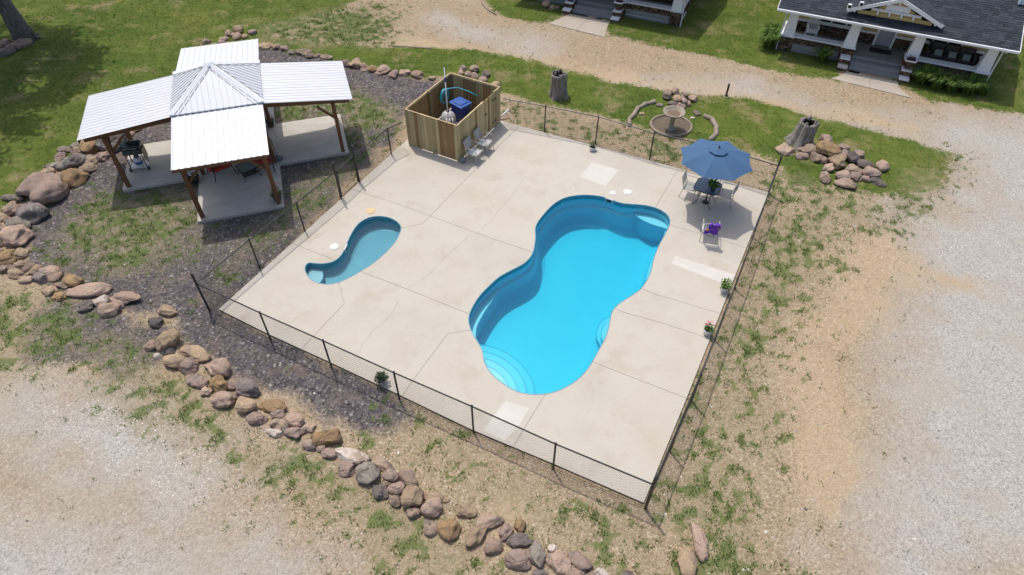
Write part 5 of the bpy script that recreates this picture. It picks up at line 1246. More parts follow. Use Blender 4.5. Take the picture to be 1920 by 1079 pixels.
q2 = G(1258, 237, 0); ring = thing('planting_ring', 'round concrete ring around the bird bath', 'ring', (q2.x, q2.y, 0))
m_ = MB(); m_.tube([(.86*math.cos(a), .80*math.sin(a), .05) for a in np.linspace(0, 2*math.pi, 49)], .055, 8); m_.build('rim', m_curb, ring, True)
m_ = MB(); m_.lathe([(.84, .035), (.001, .04)], 36); m_.build('mulch', mat('dark_mulch', (.10, .075, .055), (.16, .13, .09), scale=12, rough=1., bmp=.6), ring)
def curb(label, px):
    P = GS(px, .06); t = None; m_ = MB()
    A = [P[0]]
    for a, b2 in zip(P[:-1], P[1:]):
        for k in range(1, 4): A.append(a.lerp(b2, k/3)+Vector((random.uniform(-.02, .02), random.uniform(-.02, .02), random.uniform(-.02, .02))))
    m_.tube(A, [.10+random.uniform(-.015, .015) for _ in A], 7); tag(m_.build('stone_curb', m_curb, None, True), label, 'curb', 'curved curbs round the bird bath')
curb('curved low stone curb on the left side of the bird bath', [(1228, 191), (1210, 195), (1196, 203), (1190, 213), (1180, 224), (1181, 236)])
curb('curved low stone curb on the right side of the bird bath', [(1320, 217), (1334, 224), (1344, 238), (1342, 252), (1330, 263)])
q = G(1361.5, 180, 0); m_ = MB(); m_.box((0, 0, .27), (.07, .07, .54)); m_.box((0, 0, .56), (.085, .085, .03)); m_.lathe([(.09, 0), (.07, .04), (.04, .05)], 10)
o_ = m_.build('stake', mat('rusty_iron', (.08, .05, .035), (.05, .035, .03), rough=.9), None); o_.location = q; tag(o_, 'short dark stake standing in the grass by the drive', 'stake')
m_ = MB(); A = GS([(1685 / 4 + 480, 0), (905, 8), (912, 17), (925, 26)], .03); A = GS([(901, -6), (905, 8), (915, 19), (930, 28)], .03)
m_.tube(A, .05, 8); tag(m_.build('lawn_edging', m_curb, None, True), 'thin pale edging along the lawn at the top of the drive', 'edging')
m_ = MB(); m_.tube(GS([(728, 86), (760, 88), (790, 90), (810, 92)], .02), .04, 6); tag(m_.build('lawn_edging', m_curb, None, True), 'thin pale edging half sunk in the grass below the drive', 'edging')

# ================================================================== BUNGALOWS
m_st = var_mat('fieldstone_veneer', [(0, (.045, .026, .017)), (.3, (.11, .062, .038)), (.5, (.17, .105, .058)), (.7, (.23, .145, .075)), (.85, (.14, .11, .09)), (1, (.30, .21, .12))], rough=.85, bmp=.4)
m_mort = mat('dark_mortar', (.05, .038, .03), (.035, .026, .02), rough=1.)
m_wp = mat('white_house_paint', (.80, .82, .84), (.75, .77, .80), scale=2, rough=.55)
m_yel = mat('yellow_siding', (.58, .42, .17), (.50, .36, .14), scale=3, rough=.7)
m_pf = mat('grey_porch_floor', (.27, .285, .285), (.23, .24, .235), scale=2, rough=.6)
m_shg = var_mat('charcoal_shingles', [(0, (.022, .028, .036)), (.5, (.035, .045, .057)), (1, (.055, .067, .08))], rough=.9, bmp=.3, bscale=60, spec=.2)
m_rb = mat('roof_deck', (.03, .035, .04), (.02, .025, .03), rough=.95)
m_pane = mat('dark_window_glass', (.012, .016, .02), (.02, .025, .03), rough=.08, spec=.8)
m_gry = mat('grey_lattice_board', (.36, .38, .40), (.3, .32, .34), rough=.8)
def veneer(mb, x0, x1, z0, z1, org, ux, uy, uz=Vector((0, 0, 1)), keep=None, pitch=.105):
    """small irregular stones on the upright face org + ux*x + uz*z, proud along uy"""
    nz = max(1, int((z1-z0)/pitch)); 
    for j in range(nz):
        zc = z0+(j+.5)*(z1-z0)/nz; x = x0+random.uniform(0, .04)
        while x < x1-.03:
            w = random.uniform(.07, .17); w = min(w, x1-x); hz = (z1-z0)/nz*random.uniform(.8, .98)
            cx = x+w/2; x += w+.008
            if w < .04 or (keep and not keep(cx, zc)): continue
            d = random.uniform(.012, .04); p = []
            for dx, dz in ((-1, -.5), (-.5, -1), (.5, -1), (1, -.4), (1, .5), (.4, 1), (-.5, 1), (-1, .5)):
                p.append((cx+dx*w/2*random.uniform(.85, .98), zc+dz*hz/2*random.uniform(.85, 1)))
            base = [org+ux*a+uz*c for a, c in p]; topp = [org+ux*(cx+(a-cx)*.8)+uz*(zc+(c-zc)*.8)+uy*d for a, c in p]
            mb.add(base+topp, [tuple(range(8, 16))]+[(k, (k+1) % 8, 8+(k+1) % 8, 8+k) for k in range(8)], random.random())
def stone_box(name, par, c0, c1, faces='xXyY', keep=None):
    x0, y0, z0 = c0; x1, y1, z1 = c1; m_ = MB(); m_.box(((x0+x1)/2, (y0+y1)/2, (z0+z1)/2), (x1-x0, y1-y0, z1-z0)); o_ = m_.build(name, m_mort, par)
    v = MB()
    if 'y' in faces: veneer(v, x0, x1, z0, z1, Vector((0, y0, 0)), X, -Y)
    if 'Y' in faces: veneer(v, x0, x1, z0, z1, Vector((0, y1, 0)), X, Y)
    if 'x' in faces: veneer(v, y0, y1, z0, z1, Vector((x0, 0, 0)), Y, -X)
    if 'X' in faces: veneer(v, y0, y1, z0, z1, Vector((x1, 0, 0)), Y, X)
    s_ = v.build('stone_veneer', m_st, o_); s_['kind'] = 'stuff'; return o_
def bungalow(label, org, ang, variant=0):
    hs = thing('bungalow', label, 'house', (org[0], org[1], 0), ang); random.seed(21+variant)
    FLR = .42; SZ = .74; PQ = 1.7
    m_ = MB(); m_.box((4.575, PQ/2+.05, FLR/2), (9.05, PQ-.1, FLR)); m_.build('porch_floor', m_pf, hs)
    for x0, x1 in ((0, .60), (2.83, 3.42), (5.63, 6.17), (8.60, 9.15)):
        pr = stone_box('pier', hs, (x0, 0, -.05), (x1, .52, SZ))
        m_ = MB(); m_.box(((x0+x1)/2, .26, SZ+.035), (x1-x0+.06, .58, .07)); m_.build('pier_cap', m_wp, pr)
        xc = (x0+x1)/2; w0, w1 = .27, .185; m_ = MB(); z0, z1 = SZ+.07, 2.12
        m_.add([(xc-w0, .02, z0), (xc+w0, .02, z0), (xc+w0, .5, z0), (xc-w0, .5, z0), (xc-w1, .1, z1), (xc+w1, .1, z1), (xc+w1, .42, z1), (xc-w1, .42, z1)], [(3, 2, 1, 0), (4, 5, 6, 7), (0, 1, 5, 4), (1, 2, 6, 5), (2, 3, 7, 6), (3, 0, 4, 7)])
        m_.build('tapered_column', m_wp, hs, bev=.01)
    def knee(xa, xb, par):
        t = MB(); zb = .18; mid = (xa+xb)/2; aw = (xb-xa)*.30; n_ = 16
        arch = [(mid-aw+2*aw*k/n_, zb+.19*math.sin(math.pi*k/n_)) for k in range(n_+1)]
        poly = [(xa, zb)]+arch+[(xb, zb), (xb, SZ), (xa, SZ)]; N_ = len(poly)
        vs = [(x, .16, z_) for x, z_ in poly]+[(x, .40, z_) for x, z_ in poly]
        t.add(vs, [tuple(range(N_)), tuple(range(2*N_-1, N_-1, -1))]+[(i, N_+i, N_+(i+1) % N_, (i+1) % N_) for i in range(N_)])
        w = t.build('knee_wall', m_mort, par); v = MB()
        def kp(x, z_): u = (x-mid)/aw; return abs(u) > 1.05 or z_ > zb+.19*math.cos(u*math.pi/2)+.04
        veneer(v, xa+.01, xb-.01, zb, SZ, Vector((0, .16, 0)), X, -Y, keep=kp); veneer(v, xa+.01, xb-.01, -.02, .10, Vector((0, .16, 0)), X, -Y, pitch=.1)
        s_ = v.build('stone_veneer', m_st, w); s_['kind'] = 'stuff'
        m_ = MB(); m_.box((mid, .30, .04), (xb-xa, .26, .14)); m_.build('footing', m_mort, w)
        m_ = MB(); m_.box((mid, .33, .28), (aw*2.1, .06, .32)); m_.build('arch_backing', m_gry, w)
        m_ = MB(); m_.box((mid, .165, .145), (xb-xa-.01, .13, .065)); m_.build('lower_ledge', m_wp, w)
        m_ = MB(); m_.box((mid, .26, SZ+.035), (xb-xa-.062, .42, .06)); m_.build('sill', m_wp, w)
    knee(.605, 2.825, hs); knee(6.175, 8.595, hs)
    for xx in (.0, 8.85):
        w = stone_box('side_knee_wall', hs, (xx+.03, .53, -.05), (xx+.27, PQ+.05, SZ), 'xX'); m_ = MB(); m_.box((xx+.15, PQ/2+.30, SZ+.035), (.36, PQ-.57, .06)); m_.build('sill', m_wp, w)
        m_ = MB(); m_.box((xx+(.02 if xx < 1 else .28), PQ/2+.3, .145), (.10, PQ-.6, .06)); m_.build('lower_ledge', m_wp, w)
        if xx > 1:
            pr = stone_box('pier', hs, (8.62, PQ+.06, -.05), (9.17, PQ+.5, SZ), 'yX')
    for k in range(3):
        m_ = MB(); m_.box((4.525, -.15-.30*k+.0, (FLR-.14*(k+1))/2+.0), (2.20, .30, FLR-.14*(k+1)+.0)); m_.build('step', m_pf, hs)
    for s, x0 in ((0, 2.93), (1, 5.66)):
        ck_ = stone_box('step_cheek', hs, (x0, -.48, -.03), (x0+.42, -.005, .40), 'xXy'); m_ = MB(); m_.box((x0+.21, -.24, .42), (.46, .5, .05)); m_.build('cap', m_wp, ck_)
        ck2 = stone_box('step_cheek', hs, (x0, -.86, -.03), (x0+.42, -.485, .13), 'xXy'); m_ = MB(); m_.box((x0+.21, -.67, .155), (.44, .40, .06)); m_.build('cap', m_wp if s or variant else m_conc_new, ck2)
    # house front wall under the porch roof
    m_ = MB(); m_.box((4.575, PQ+.12, .62), (8.95, .2, .98)); w = m_.build('lower_wall', m_mort, hs); v = MB()
    veneer(v, .12, 4.18, FLR, .95, Vector((0, PQ+.02, 0)), X, -Y); veneer(v, 5.12, 9.0, FLR, .95, Vector((0, PQ+.02, 0)), X, -Y); veneer(v, PQ+.1, 8.6, -.02, .95, Vector((9.05, 0, 0)), Y, X, pitch=.2); s_ = v.build('stone_veneer', m_st, w); s_['kind'] = 'stuff'
    m_ = MB()
    for k in range(13): z0 = 1.06+k*.105; m_.add([(.1, PQ+.0, z0), (9.05, PQ+.0, z0), (9.05, PQ+.018, z0+.105), (.1, PQ+.018, z0+.105)], [(0, 1, 2, 3)]); m_.add([(.1, PQ, z0), (9.05, PQ, z0), (9.05, PQ+.02, z0), (.1, PQ+.02, z0)], [(3, 2, 1, 0)])
    m_.box((4.575, PQ+.13, 1.75), (8.95, .2, 1.4)); m_.build('upper_siding', m_yel, hs)
    m_ = MB(); m_.box((2.15, PQ-.01, 1.0), (4.1, .10, .1)); m_.box((7.06, PQ-.01, 1.0), (3.95, .10, .1)); m_.build('band_board', m_wp, hs)
    def window(x0, x1, z0, z1, npn):
        m_ = MB(); y_ = PQ-.03
        m_.box(((x0+x1)/2, y_, z0-.03), (x1-x0+.16, .09, .07)); m_.box(((x0+x1)/2, y_, z1+.03), (x1-x0+.16, .08, .08))
        for k in range(npn+1): xx = x0+(x1-x0)*k/npn; m_.box((xx, y_, (z0+z1)/2), (.075, .072, z1-z0))
        f = m_.build('window_frame', m_wp, hs)
        for k in range(npn):
            w_ = (x1-x0)/npn; xc = x0+w_*(k+.5)
            m_ = MB(); m_.box((xc, y_+.012, (z0+z1)/2), (w_-.075, .02, z1-z0-.002)); m_.build('pane', m_pane, f)
            m_ = MB(); m_.box((xc, y_+.0, z0+.30), (w_-.08, .035, .035)); m_.build('sash_rail', m_wp, f)
    window(1.35, 3.45, 1.10, 2.0, 3); window(6.05, 7.9, 1.10, 2.0, 3)
    m_ = MB()
    for xx in (4.24, 5.04): m_.box((xx, PQ-.03, (FLR+2.05)/2), (.10, .1, 2.05-FLR))
    m_.box((4.64, PQ-.03, 2.08), (.9, .1, .08)); fr_ = m_.build('door_frame', m_wp, hs)
    m_ = MB(); m_.box((4.64, PQ-.02, (FLR+2.03)/2+.02), (.70, .05, 2.03-FLR-.04)); m_.box((4.64, PQ-.05, FLR+.35), (.46, .02, .45)); dr = m_.build('door', mat('pale_blue_grey_door', (.36, .40, .45), (.31, .35, .4), rough=.5), hs)
    m_ = MB(); m_.tube([(4.94, PQ-.09, 1.25), (4.94, PQ-.05, 1.25)], .03, 10); m_.build('handle', m_black, dr)
    # body
    m_ = MB(); m_.box((4.575, (PQ+.24+8.8)/2, 1.15), (8.9, 8.8-PQ-.24, 2.36)); m_.build('wall', m_yel, hs)
    EZ = 2.16; SL = .325; RQ = 4.7; RZ = EZ+SL*(RQ+.5); BQ = 2*RQ+.5
    m_ = MB(); m_.add([(.12, PQ, 2.25), (.12, 8.8, 2.25), (.12, RQ, RZ-.12)], [(0, 1, 2)]); m_.add([(9.03, PQ, 2.25), (9.03, 8.8, 2.25), (9.03, RQ, RZ-.12)], [(2, 1, 0)]); m_.build('gable_wall', m_yel, hs)
    m_ = MB(); m_.box((4.575, .26, 2.12), (9.0, .30, .12)); m_.build('porch_beam', m_wp, hs)
    m_ = MB(); m_.box((4.575, PQ/2, 2.185), (9.1, PQ+.2, .02)); m_.build('porch_ceiling', m_wp, hs)
    # roof body and shingle courses
    rx0, rx1 = -.5, 9.65
    for nm, ya, yb, sgn in (('roof_slope', -.5, RQ, 1), ('back_roof_slope', BQ, RQ, -1)):
        m_ = MB(); m_.add([(rx0, ya, EZ), (rx1, ya, EZ), (rx1, yb, RZ), (rx0, yb, RZ), (rx0, ya, EZ-.08), (rx1, ya, EZ-.08), (rx1, yb, RZ-.08), (rx0, yb, RZ-.08)], [(0, 1, 2, 3), (7, 6, 5, 4), (0, 4, 5, 1), (1, 5, 6, 2), (2, 6, 7, 3), (3, 7, 4, 0)])
        rf_ = m_.build(nm, m_rb, hs); v = MB(); Ls = math.hypot(yb-ya, RZ-EZ); nc = int(Ls/.15); 
        for j in range(nc):
            f0 = j/nc; f1 = (j+1.15)/nc; x = rx0-.01-random.uniform(0, .28)
            tone = random.uniform(-.08, .08)
            while x < rx1+.01:
                w = random.uniform(.22, .34); xa, xb = max(x, rx0-.01), min(x+w-.006, rx1+.01); x += w
                if xb-xa < .02: continue
                ya_ = ya+(yb-ya)*f0; za_ = EZ+(RZ-EZ)*f0+.014+random.uniform(0, .005); yb_ = ya+(yb-ya)*min(f1, 1); zb_ = EZ+(RZ-EZ)*min(f1, 1)+.003
                v.add([(xa, ya_, za_), (xb, ya_, za_), (xb, yb_, zb_), (xa, yb_, zb_), (xa, ya_, za_-.014), (xb, ya_, za_-.014)], [(0, 1, 2, 3), (0, 4, 5, 1)] if sgn > 0 else [(3, 2, 1, 0), (1, 5, 4, 0)], min(1, max(0, random.random()*.8+.1+tone)))
        s_ = v.build('shingles', m_shg, rf_); s_['kind'] = 'stuff'
    m_ = MB(); m_.box(((rx0+rx1)/2, -.535, EZ-.02), (rx1-rx0+.04, .09, .11)); m_.build('gutter', m_wp, hs, bev=.02)
    for xx in (rx0-.012, rx1+.012): m_ = MB(); m_.bar((xx, -.5, EZ-.02), (xx, RQ, RZ-.02), .025, .13); m_.bar((xx, RQ, RZ-.02), (xx, BQ, EZ-.02), .025, .13); m_.build('barge_board', m_wp, hs)
    for xx in (-.06, 9.22): m_ = MB(); m_.tube([(xx, -.5, EZ-.08), (xx, -.42, EZ-.16), (xx, .08, EZ-.34), (xx, .10, .12), (xx, .02, .03)], .035, 8); m_.build('downspout', m_wp, hs, True)
    # front gable over the steps
    fq = .12; gl, gr_, gc = 2.46, 6.5, 4.5; gz = EZ+SL*(fq+.5)+.04; az = 3.30; hw = 1.62
    dm = MB(); dm.add([(gc-hw, fq, gz-.15), (gc+hw, fq, gz-.15), (gc, fq, az-.10)], [(0, 1, 2)]); dm.add([(gc-hw, fq+.02, gz-.15), (gc+hw, fq+.02, gz-.15), (gc, fq+.02, az-.10)], [(2, 1, 0)]); dmo = dm.build('gable_front', m_yel, hs)
    m_ = MB(); m_.box((gc, fq-.03, gz+.27), (2.1, .05, .10)); m_.box((gc, fq-.02, gz+.46), (1.0, .03, .25))
    for dx in (-.75, -.25, .25, .75): m_.box((gc+dx, fq-.06, gz+.19), (.07, .12, .22))
    for dx in (-.5, .5): m_.bar((gc+dx, fq-.03, gz+.3), (gc+dx*.82, fq-.03, gz+.62), .05, .04, up=Y)
    m_.box((gc, fq-.03, az-.28), (.07, .05, .3)); m_.build('gable_trim', m_wp, dmo)
    m_ = MB(); m_.box((gc, fq-.02, gz+.06), (2*hw-.1, .04, .16)); m_.build('gable_sill_board', m_yel, dmo)
    bq = -.10; ez = 2.50; gsl = (az-ez)/((gr_-gl)/2)
    for s in (-1, 1):
        xe = gl if s < 0 else gr_
        m_ = MB(); m_.bar((xe, bq, ez-.02), (gc, bq, az), .05, .15, up=Vector((0, 0, 1))); m_.build('barge_board', m_wp, hs)
        yr = (az-EZ)/SL-.5; ye = (ez-EZ)/SL-.5
        m_ = MB(); m_.add([(xe, bq, ez+.05), (gc, bq, az+.07), (gc, yr+.2, az+.07), (xe, ye+.1, ez+.05), (xe, bq, ez), (gc, bq, az), (gc, yr, az), (xe, ye, ez)], [(0, 1, 2, 3), (0, 4, 5, 1), (4, 7, 6, 5), (3, 7, 4, 0)] if s < 0 else [(3, 2, 1, 0), (1, 5, 4, 0), (5, 6, 7, 4), (0, 4, 7, 3)])
        gr2 = m_.build('gable_roof', m_rb, hs); v = MB(); Ls = math.hypot(gc-xe, az-ez); nc = int(Ls/.15)
        for j in range(nc):
            f0 = j/nc; f1 = min((j+1.1)/nc, 1); y_ = bq-.01; yend = (ye+.1)*(1-f0)+(yr+.2)*f0
            while y_ < yend:
                w = random.uniform(.22, .34); ya_, yb_ = y_, min(y_+w-.006, yend); y_ += w
                xa = xe+(gc-xe)*f0; xb = xe+(gc-xe)*f1; za_ = ez+(az-ez)*f0+.075; zb_ = ez+(az-ez)*f1+.066
                fc = [(0, 1, 2, 3), (3, 7, 4, 0)]; P4 = [(xa, ya_, za_), (xa, yb_, za_), (xb, yb_, zb_), (xb, ya_, zb_)]
                v.add(P4, [(3, 2, 1, 0)] if s < 0 else [(0, 1, 2, 3)], random.random()*.8+.1)
        s_ = v.build('shingles', m_shg, gr2); s_['kind'] = 'stuff'
        for dx in (0.12, ):
            m_ = MB(); m_.bar((xe+(-s)*.32, bq, ez+.02), (xe+(-s)*.32, .2, ez+.02), .07, .12); m_.build('bracket', m_wp, hs)
    if variant == 0:
        for px_, pz_ in ((2.50, 2.74), (2.95, 2.92)):
            m_ = MB(); m_.box((px_, -.22, pz_), (.20, .16, .17), taper=.8); m_.lathe([(.05, 0), (.05, .08)], 10, c=(px_, -.22, pz_-.14)); f = m_.build('floodlight', m_wp, hs, bev=.02); m_ = MB(); m_.box((px_, -.305, pz_), (.14, .012, .12)); m_.build('lens', m_pane, f)
        m_ = MB(); m_.box((9.40, 2.35, 3.22), (.22, .26, .2), taper=.7); m_.bar((9.3, 2.2, 3.1), (9.3, 2.35, 3.45), .03, .03); m_.build('roof_vent', mat('pale_blue_metal', (.5, .58, .65), (.4, .5, .58), rough=.4), hs)
    random.seed(9); return hs
H2O = (13.188, 31.285); H2A = R(-24.403); H1O = (.2525, 37.343); H1A = R(-22.931)
bungalow('bungalow with charcoal shingle roof and yellow front gable in the top right corner', H2O, H2A, 0)
bungalow('bungalow cut off by the top edge, with flower urns by its steps', H1O, H1A, 1)
def hw_(o, a, x, y, z=0): return Vector((o[0]+x*math.cos(a)-y*math.sin(a), o[1]+x*math.sin(a)+y*math.cos(a), z))
def H2(x, y, z=0): return hw_(H2O, H2A, x, y, z)
def H1(x, y, z=0): return hw_(H1O, H1A, x, y, z)
m_walk = mat('pinkish_walk_concrete', (.42, .375, .315), (.36, .31, .26), scale=1.4, rough=.9, bmp=.1)
def walk(HF, fl, name_l):
    t = thing('front_walk', None, None); tag(t, kind='structure')
    L0 = [HF(3.38, -.88), HF(3.2, -1.35), HF(2.75, -1.9 if fl else -2.45)]; R0 = [HF(5.68, -.88), HF(5.70, -1.4), HF(6.3, -2.2) if fl else HF(5.95, -2.75)]
    mid = [a.lerp(b2, .5) for a, b2 in zip(L0, R0)]
    for A, B in ((L0, mid), (mid, R0)):
        for i in range(2):
            g_ = .012; a, b2, c, d = A[i], B[i], B[i+1], A[i+1]; ce = (a+b2+c+d)/4; P = [p+(ce-p).normalized()*g_ for p in (a, b2, c, d)]
            m_ = MB(); m_.prism([(p.x, p.y) for p in P], -.1, .035); m_.build('walk_panel', m_walk, t)
    NOGO.append([tuple(p)[:2] for p in L0+R0[::-1]])
walk(H2, True, ''); walk(H1, False, '')
dm = MB(); dm.box((0, 0, .012), (1.0, .48, .024)); o_ = dm.build('doormat', mat('black_mat', (.02, .018, .018), (.03, .03, .028), scale=30, rough=1.), None); p = H2(4.62, 1.1, .42); o_.location = p; o_.rotation_euler = (0, 0, H2A); tag(o_, 'black doormat on the porch of the right bungalow', 'doormat')
# rocking chair and sofa on the right bungalow's porch
rc = thing('rocking_chair', 'white wooden rocking chair on the left side of the right bungalow porch', 'rocking chair', H2(1.30, 1.0, .42), H2A+math.pi+.1)
for s in (-1, 1):
    m_ = MB(); m_.tube([(s*.24, .42, .09), (s*.24, .2, .02), (s*.24, -.1, .0), (s*.24, -.38, .06), (s*.24, -.5, .13)], .018, 6); m_.build('rocker', m_wp, rc)
    m_ = MB(); m_.bar((s*.24, .22, .02), (s*.24, .22, .62), .035, .035); m_.build('front_leg', m_wp, rc); m_ = MB(); m_.bar((s*.24, -.2, .02), (s*.24, -.36, 1.12), .035, .035); m_.build('back_post', m_wp, rc)
    m_ = MB(); m_.box((s*.26, 0, .63), (.09, .52, .025)); m_.build('armrest', m_wp, rc)
m_ = MB(); m_.box((0, 0, .40), (.52, .48, .03)); m_.build('seat', m_wp, rc)
for k in range(5): m_ = MB(); m_.bar((-.16+k*.08, -.22, .42), (-.16+k*.08, -.35, 1.08), .035, .015); m_.build('slat', m_wp, rc)
m_ = MB(); m_.box((0, -.355, 1.1), (.54, .03, .09)); m_.build('top_rail', m_wp, rc)
m_wk = mat('dark_wicker', (.05, .045, .042), (.035, .03, .03), rough=.8); m_cus = mat('taupe_cushion', (.07, .065, .06), (.055, .05, .048), rough=.9); m_pil = mat('pale_grey_pillow', (.24, .27, .25), (.2, .23, .22), rough=.9)
sf = thing('porch_sofa', 'dark wicker sofa with three taupe seats on the right bungalow porch', 'sofa', H2(7.55, 1.15, .42), H2A)
m_ = MB(); m_.box((0, 0, .16), (2.0, .7, .26)); m_.box((0, .33, .45), (2.0, .12, .6)); m_.box((-.98, 0, .4), (.12, .7, .35)); m_.box((.98, 0, .4), (.12, .7, .35)); m_.build('frame', m_wk, sf, bev=.02)
for k in range(3):
    m_ = MB(); m_.box((-.6+k*.6, -.04, .34), (.56, .58, .12)); m_.build('seat_cushion', m_cus, sf, bev=.03); m_ = MB(); m_.box((-.6+k*.6, .22, .60), (.54, .12, .40)); m_.build('back_cushion', m_cus, sf, bev=.03)
for k, nm in enumerate(('left', 'middle', 'right')):
    o_ = MB().box((0, 0, 0), (.34, .12, .30), M=Matrix.Rotation(-.7, 4, 'X')).build('throw_pillow', m_pil, None, bev=.05); p = H2(7.55-.55+k*.6, 1.0, .42+.48); o_.location = p; o_.rotation_euler = (0, 0, H2A)
    tag(o_, 'pale grey throw pillow on the %s seat of the porch sofa' % nm, 'pillow', 'pillows on the porch sofa')
def urn(label, p, ang, fl):
    t = thing('flower_urn', label, 'planter', p, ang)
    m_ = MB(); m_.box((0, 0, .05), (.26, .26, .1)); m_.box((0, 0, .14), (.18, .18, .08)); m_.add([(-.11, -.11, .18), (.11, -.11, .18), (.11, .11, .18), (-.11, .11, .18), (-.22, -.22, .40), (.22, -.22, .40), (.22, .22, .40), (-.22, .22, .40)], [(3, 2, 1, 0), (0, 1, 5, 4), (1, 2, 6, 5), (2, 3, 7, 6), (3, 0, 4, 7), (4, 5, 6, 7)])
    m_.build('bowl', mat('brown_urn', (.10, .06, .045), (.07, .045, .035), rough=.8), t); m_ = MB()
    for a, b2 in (((-.22, -.22), (.22, -.22)), ((.22, -.22), (.22, .22)), ((.22, .22), (-.22, .22)), ((-.22, .22), (-.22, -.22))): m_.bar((a[0], a[1], .42), (b2[0], b2[1], .42), .05, .05)
    m_.build('rim', m_wp, t); m_ = MB(); leafset(m_, 60, (0, 0, .42), .17, .08, .06); m_.build('foliage', m_leaf_d, t)
    m_ = MB()
    for _ in range(55):
        c = Vector((random.uniform(-.17, .17), random.uniform(-.17, .17), .44+random.uniform(0, .1)))
        m_.add([c+Vector((-.03, 0, 0)), c+Vector((0, -.03, .01)), c+Vector((.03, 0, 0)), c+Vector((0, .03, .01))], [(0, 1, 2, 3)])
    m_.build('flowers', fl, t)
urn('square urn of purple flowers right of the steps of the cut off bungalow', H1(5.87, -.20, .445), H1A, m_magenta)
urn('square urn of purple flowers left of the steps of the cut off bungalow', H1(3.14, -.20, .445), H1A, m_magenta)
urn('square urn of dark red flowers right of the steps of the right bungalow', H2(5.87, -.20, .445), H2A, m_magenta)
for i, (x, y, r_) in enumerate(((1.9, -.5, .28), (2.25, -.62, .16), (2.5, -.5, .13))):
    P = rock_shape(ICO3_V, .2)*r_; P[:, 2] *= .8; o_ = np_mesh('ornament_stone', P, ICO3_F, 3, RM['t'], True); p = H1(x, y, r_*.5); o_.location = p
    tag(o_, ['large', 'middle', 'small'][i]+' rounded tan stone left of the steps of the cut off bungalow', 'stone', 'stones by the cut off bungalow')
# arching clump plants
def lily(label, p, r, h, nb, seed, group='daylily clumps by the right bungalow'):
    rg = np.random.default_rng(seed); t = thing('daylily', label, 'plant', p, group=group); vs = []; fs = []; vr = []; S = 6
    m_ = MB()
    for k in range(nb):
        a = rg.uniform(0, 6.28); r0 = r*.35*rg.random()**.5; L = rg.uniform(.6, 1.1); w = .034*rg.uniform(.7, 1.3); b0 = Vector((r0*math.cos(a*3), r0*math.sin(a*3), 0)); va_ = rg.random(); pv = []
        for j in range(S+1):
            f = j/S; out = r*L*f**1.3; zz = 1.25*h*L*(math.sin(f*2.1)/.95)*(.85 if f < .8 else .85); c = b0+Vector((math.cos(a)*out, math.sin(a)*out, zz)); ww = w*(1-f*.9); pv += [c+Vector((-math.sin(a), math.cos(a), 0))*ww, c-Vector((-math.sin(a), math.cos(a), 0))*ww]
        m_.add(pv, [(2*j, 2*j+1, 2*j+3, 2*j+2) for j in range(S)], va_)
    m_.build('leaves', m_leaf, t); m_ = MB(); m_.lathe([(r*.3, 0), (r*.15, .08), (.001, .1)], 10); m_.build('crown', m_leaf_d, t)
for i, (x, y, r_, h_, nb, lb) in enumerate((
 (6.65, -.45, .55, .62, 170, 'dense daylily clump right against the urn cheek of the right bungalow steps'),
 (7.25, -.55, .55, .6, 170, 'yellowish green daylily clump below the arch of the right bungalow'),
 (7.95, -.55, .5, .5, 150, 'daylily clump below the right bay of the right bungalow, second from its corner'),
 (8.6, -.5, .6, .62, 190, 'daylily clump at the right front corner of the right bungalow'),
 (9.15, -.35, .42, .5, 120, 'small daylily clump beyond the right corner pier of the right bungalow'),
 (2.15, -.25, .45, .55, 140, 'single daylily clump below the left bay of the right bungalow'),
 (-.45, .1, .55, .7, 190, 'tall daylily clump at the left corner of the right bungalow'),
 (-.55, .95, .55, .7, 190, 'daylily clump farther back along the left side of the right bungalow'))):
    lily(lb, H2(x, y-.08), r_*1.15, h_, int(nb*1.7), 50+i)
NOGO.append([tuple(H2(*q))[:2] for q in ((0, 0), (9.15, 0), (9.15, 9), (0, 9))]); NOGO.append([tuple(H1(*q))[:2] for q in ((0, 0), (9.15, 0), (9.15, 9), (0, 9))])
for HF in (H1, H2): NOGO.append([tuple(HF(*q))[:2] for q in ((2.9, -.9), (6.1, -.9), (6.1, .1), (2.9, .1))])
NOGO.append(dpoly)
for w_, l_ in ((1.5, 4.22), (4.22, 1.5)):
    NOGO.append([tuple(Matrix.Rotation(PAV_A, 3, 'Z') @ Vector((sx*w_, sy*l_, 0))+Vector((PAV_O.x, PAV_O.y, 0)))[:2] for sx, sy in ((-1, -1), (1, -1), (1, 1), (-1, 1))])
NOGO.append([(q2.x+.85*math.cos(a), q2.y+.8*math.sin(a)) for a in np.linspace(0, 6.28, 16, endpoint=False)])

# ================================================================== GROUND LITTER
m_grass = var_mat('grass_blades', [(0, (.045, .09, .014)), (.4, (.085, .14, .022)), (.7, (.14, .185, .035)), (1, (.25, .23, .08))], rough=.75, spec=.2, trans=True, fine=0)
m_weed = var_mat('weed_leaves', [(0, (.045, .10, .02)), (.45, (.09, .165, .032)), (.8, (.17, .215, .055)), (1, (.3, .26, .14))], rough=.7, spec=.25, trans=True, fine=0)
m_straw = var_mat('dry_straw', [(0, (.20, .14, .08)), (.5, (.36, .28, .17)), (1, (.5, .42, .28))], rough=.9, fine=0)
m_lime = var_mat('crushed_limestone', [(0, (.10, .09, .08)), (.3, (.25, .23, .2)), (.75, (.38, .355, .315)), (1, (.64, .62, .57))], rough=.9, fine=0)
m_pale_chip = var_mat('pale_chips', [(0, (.2, .19, .17)), (.3, (.42, .40, .36)), (1, (.62, .6, .56))], rough=.9, fine=0)
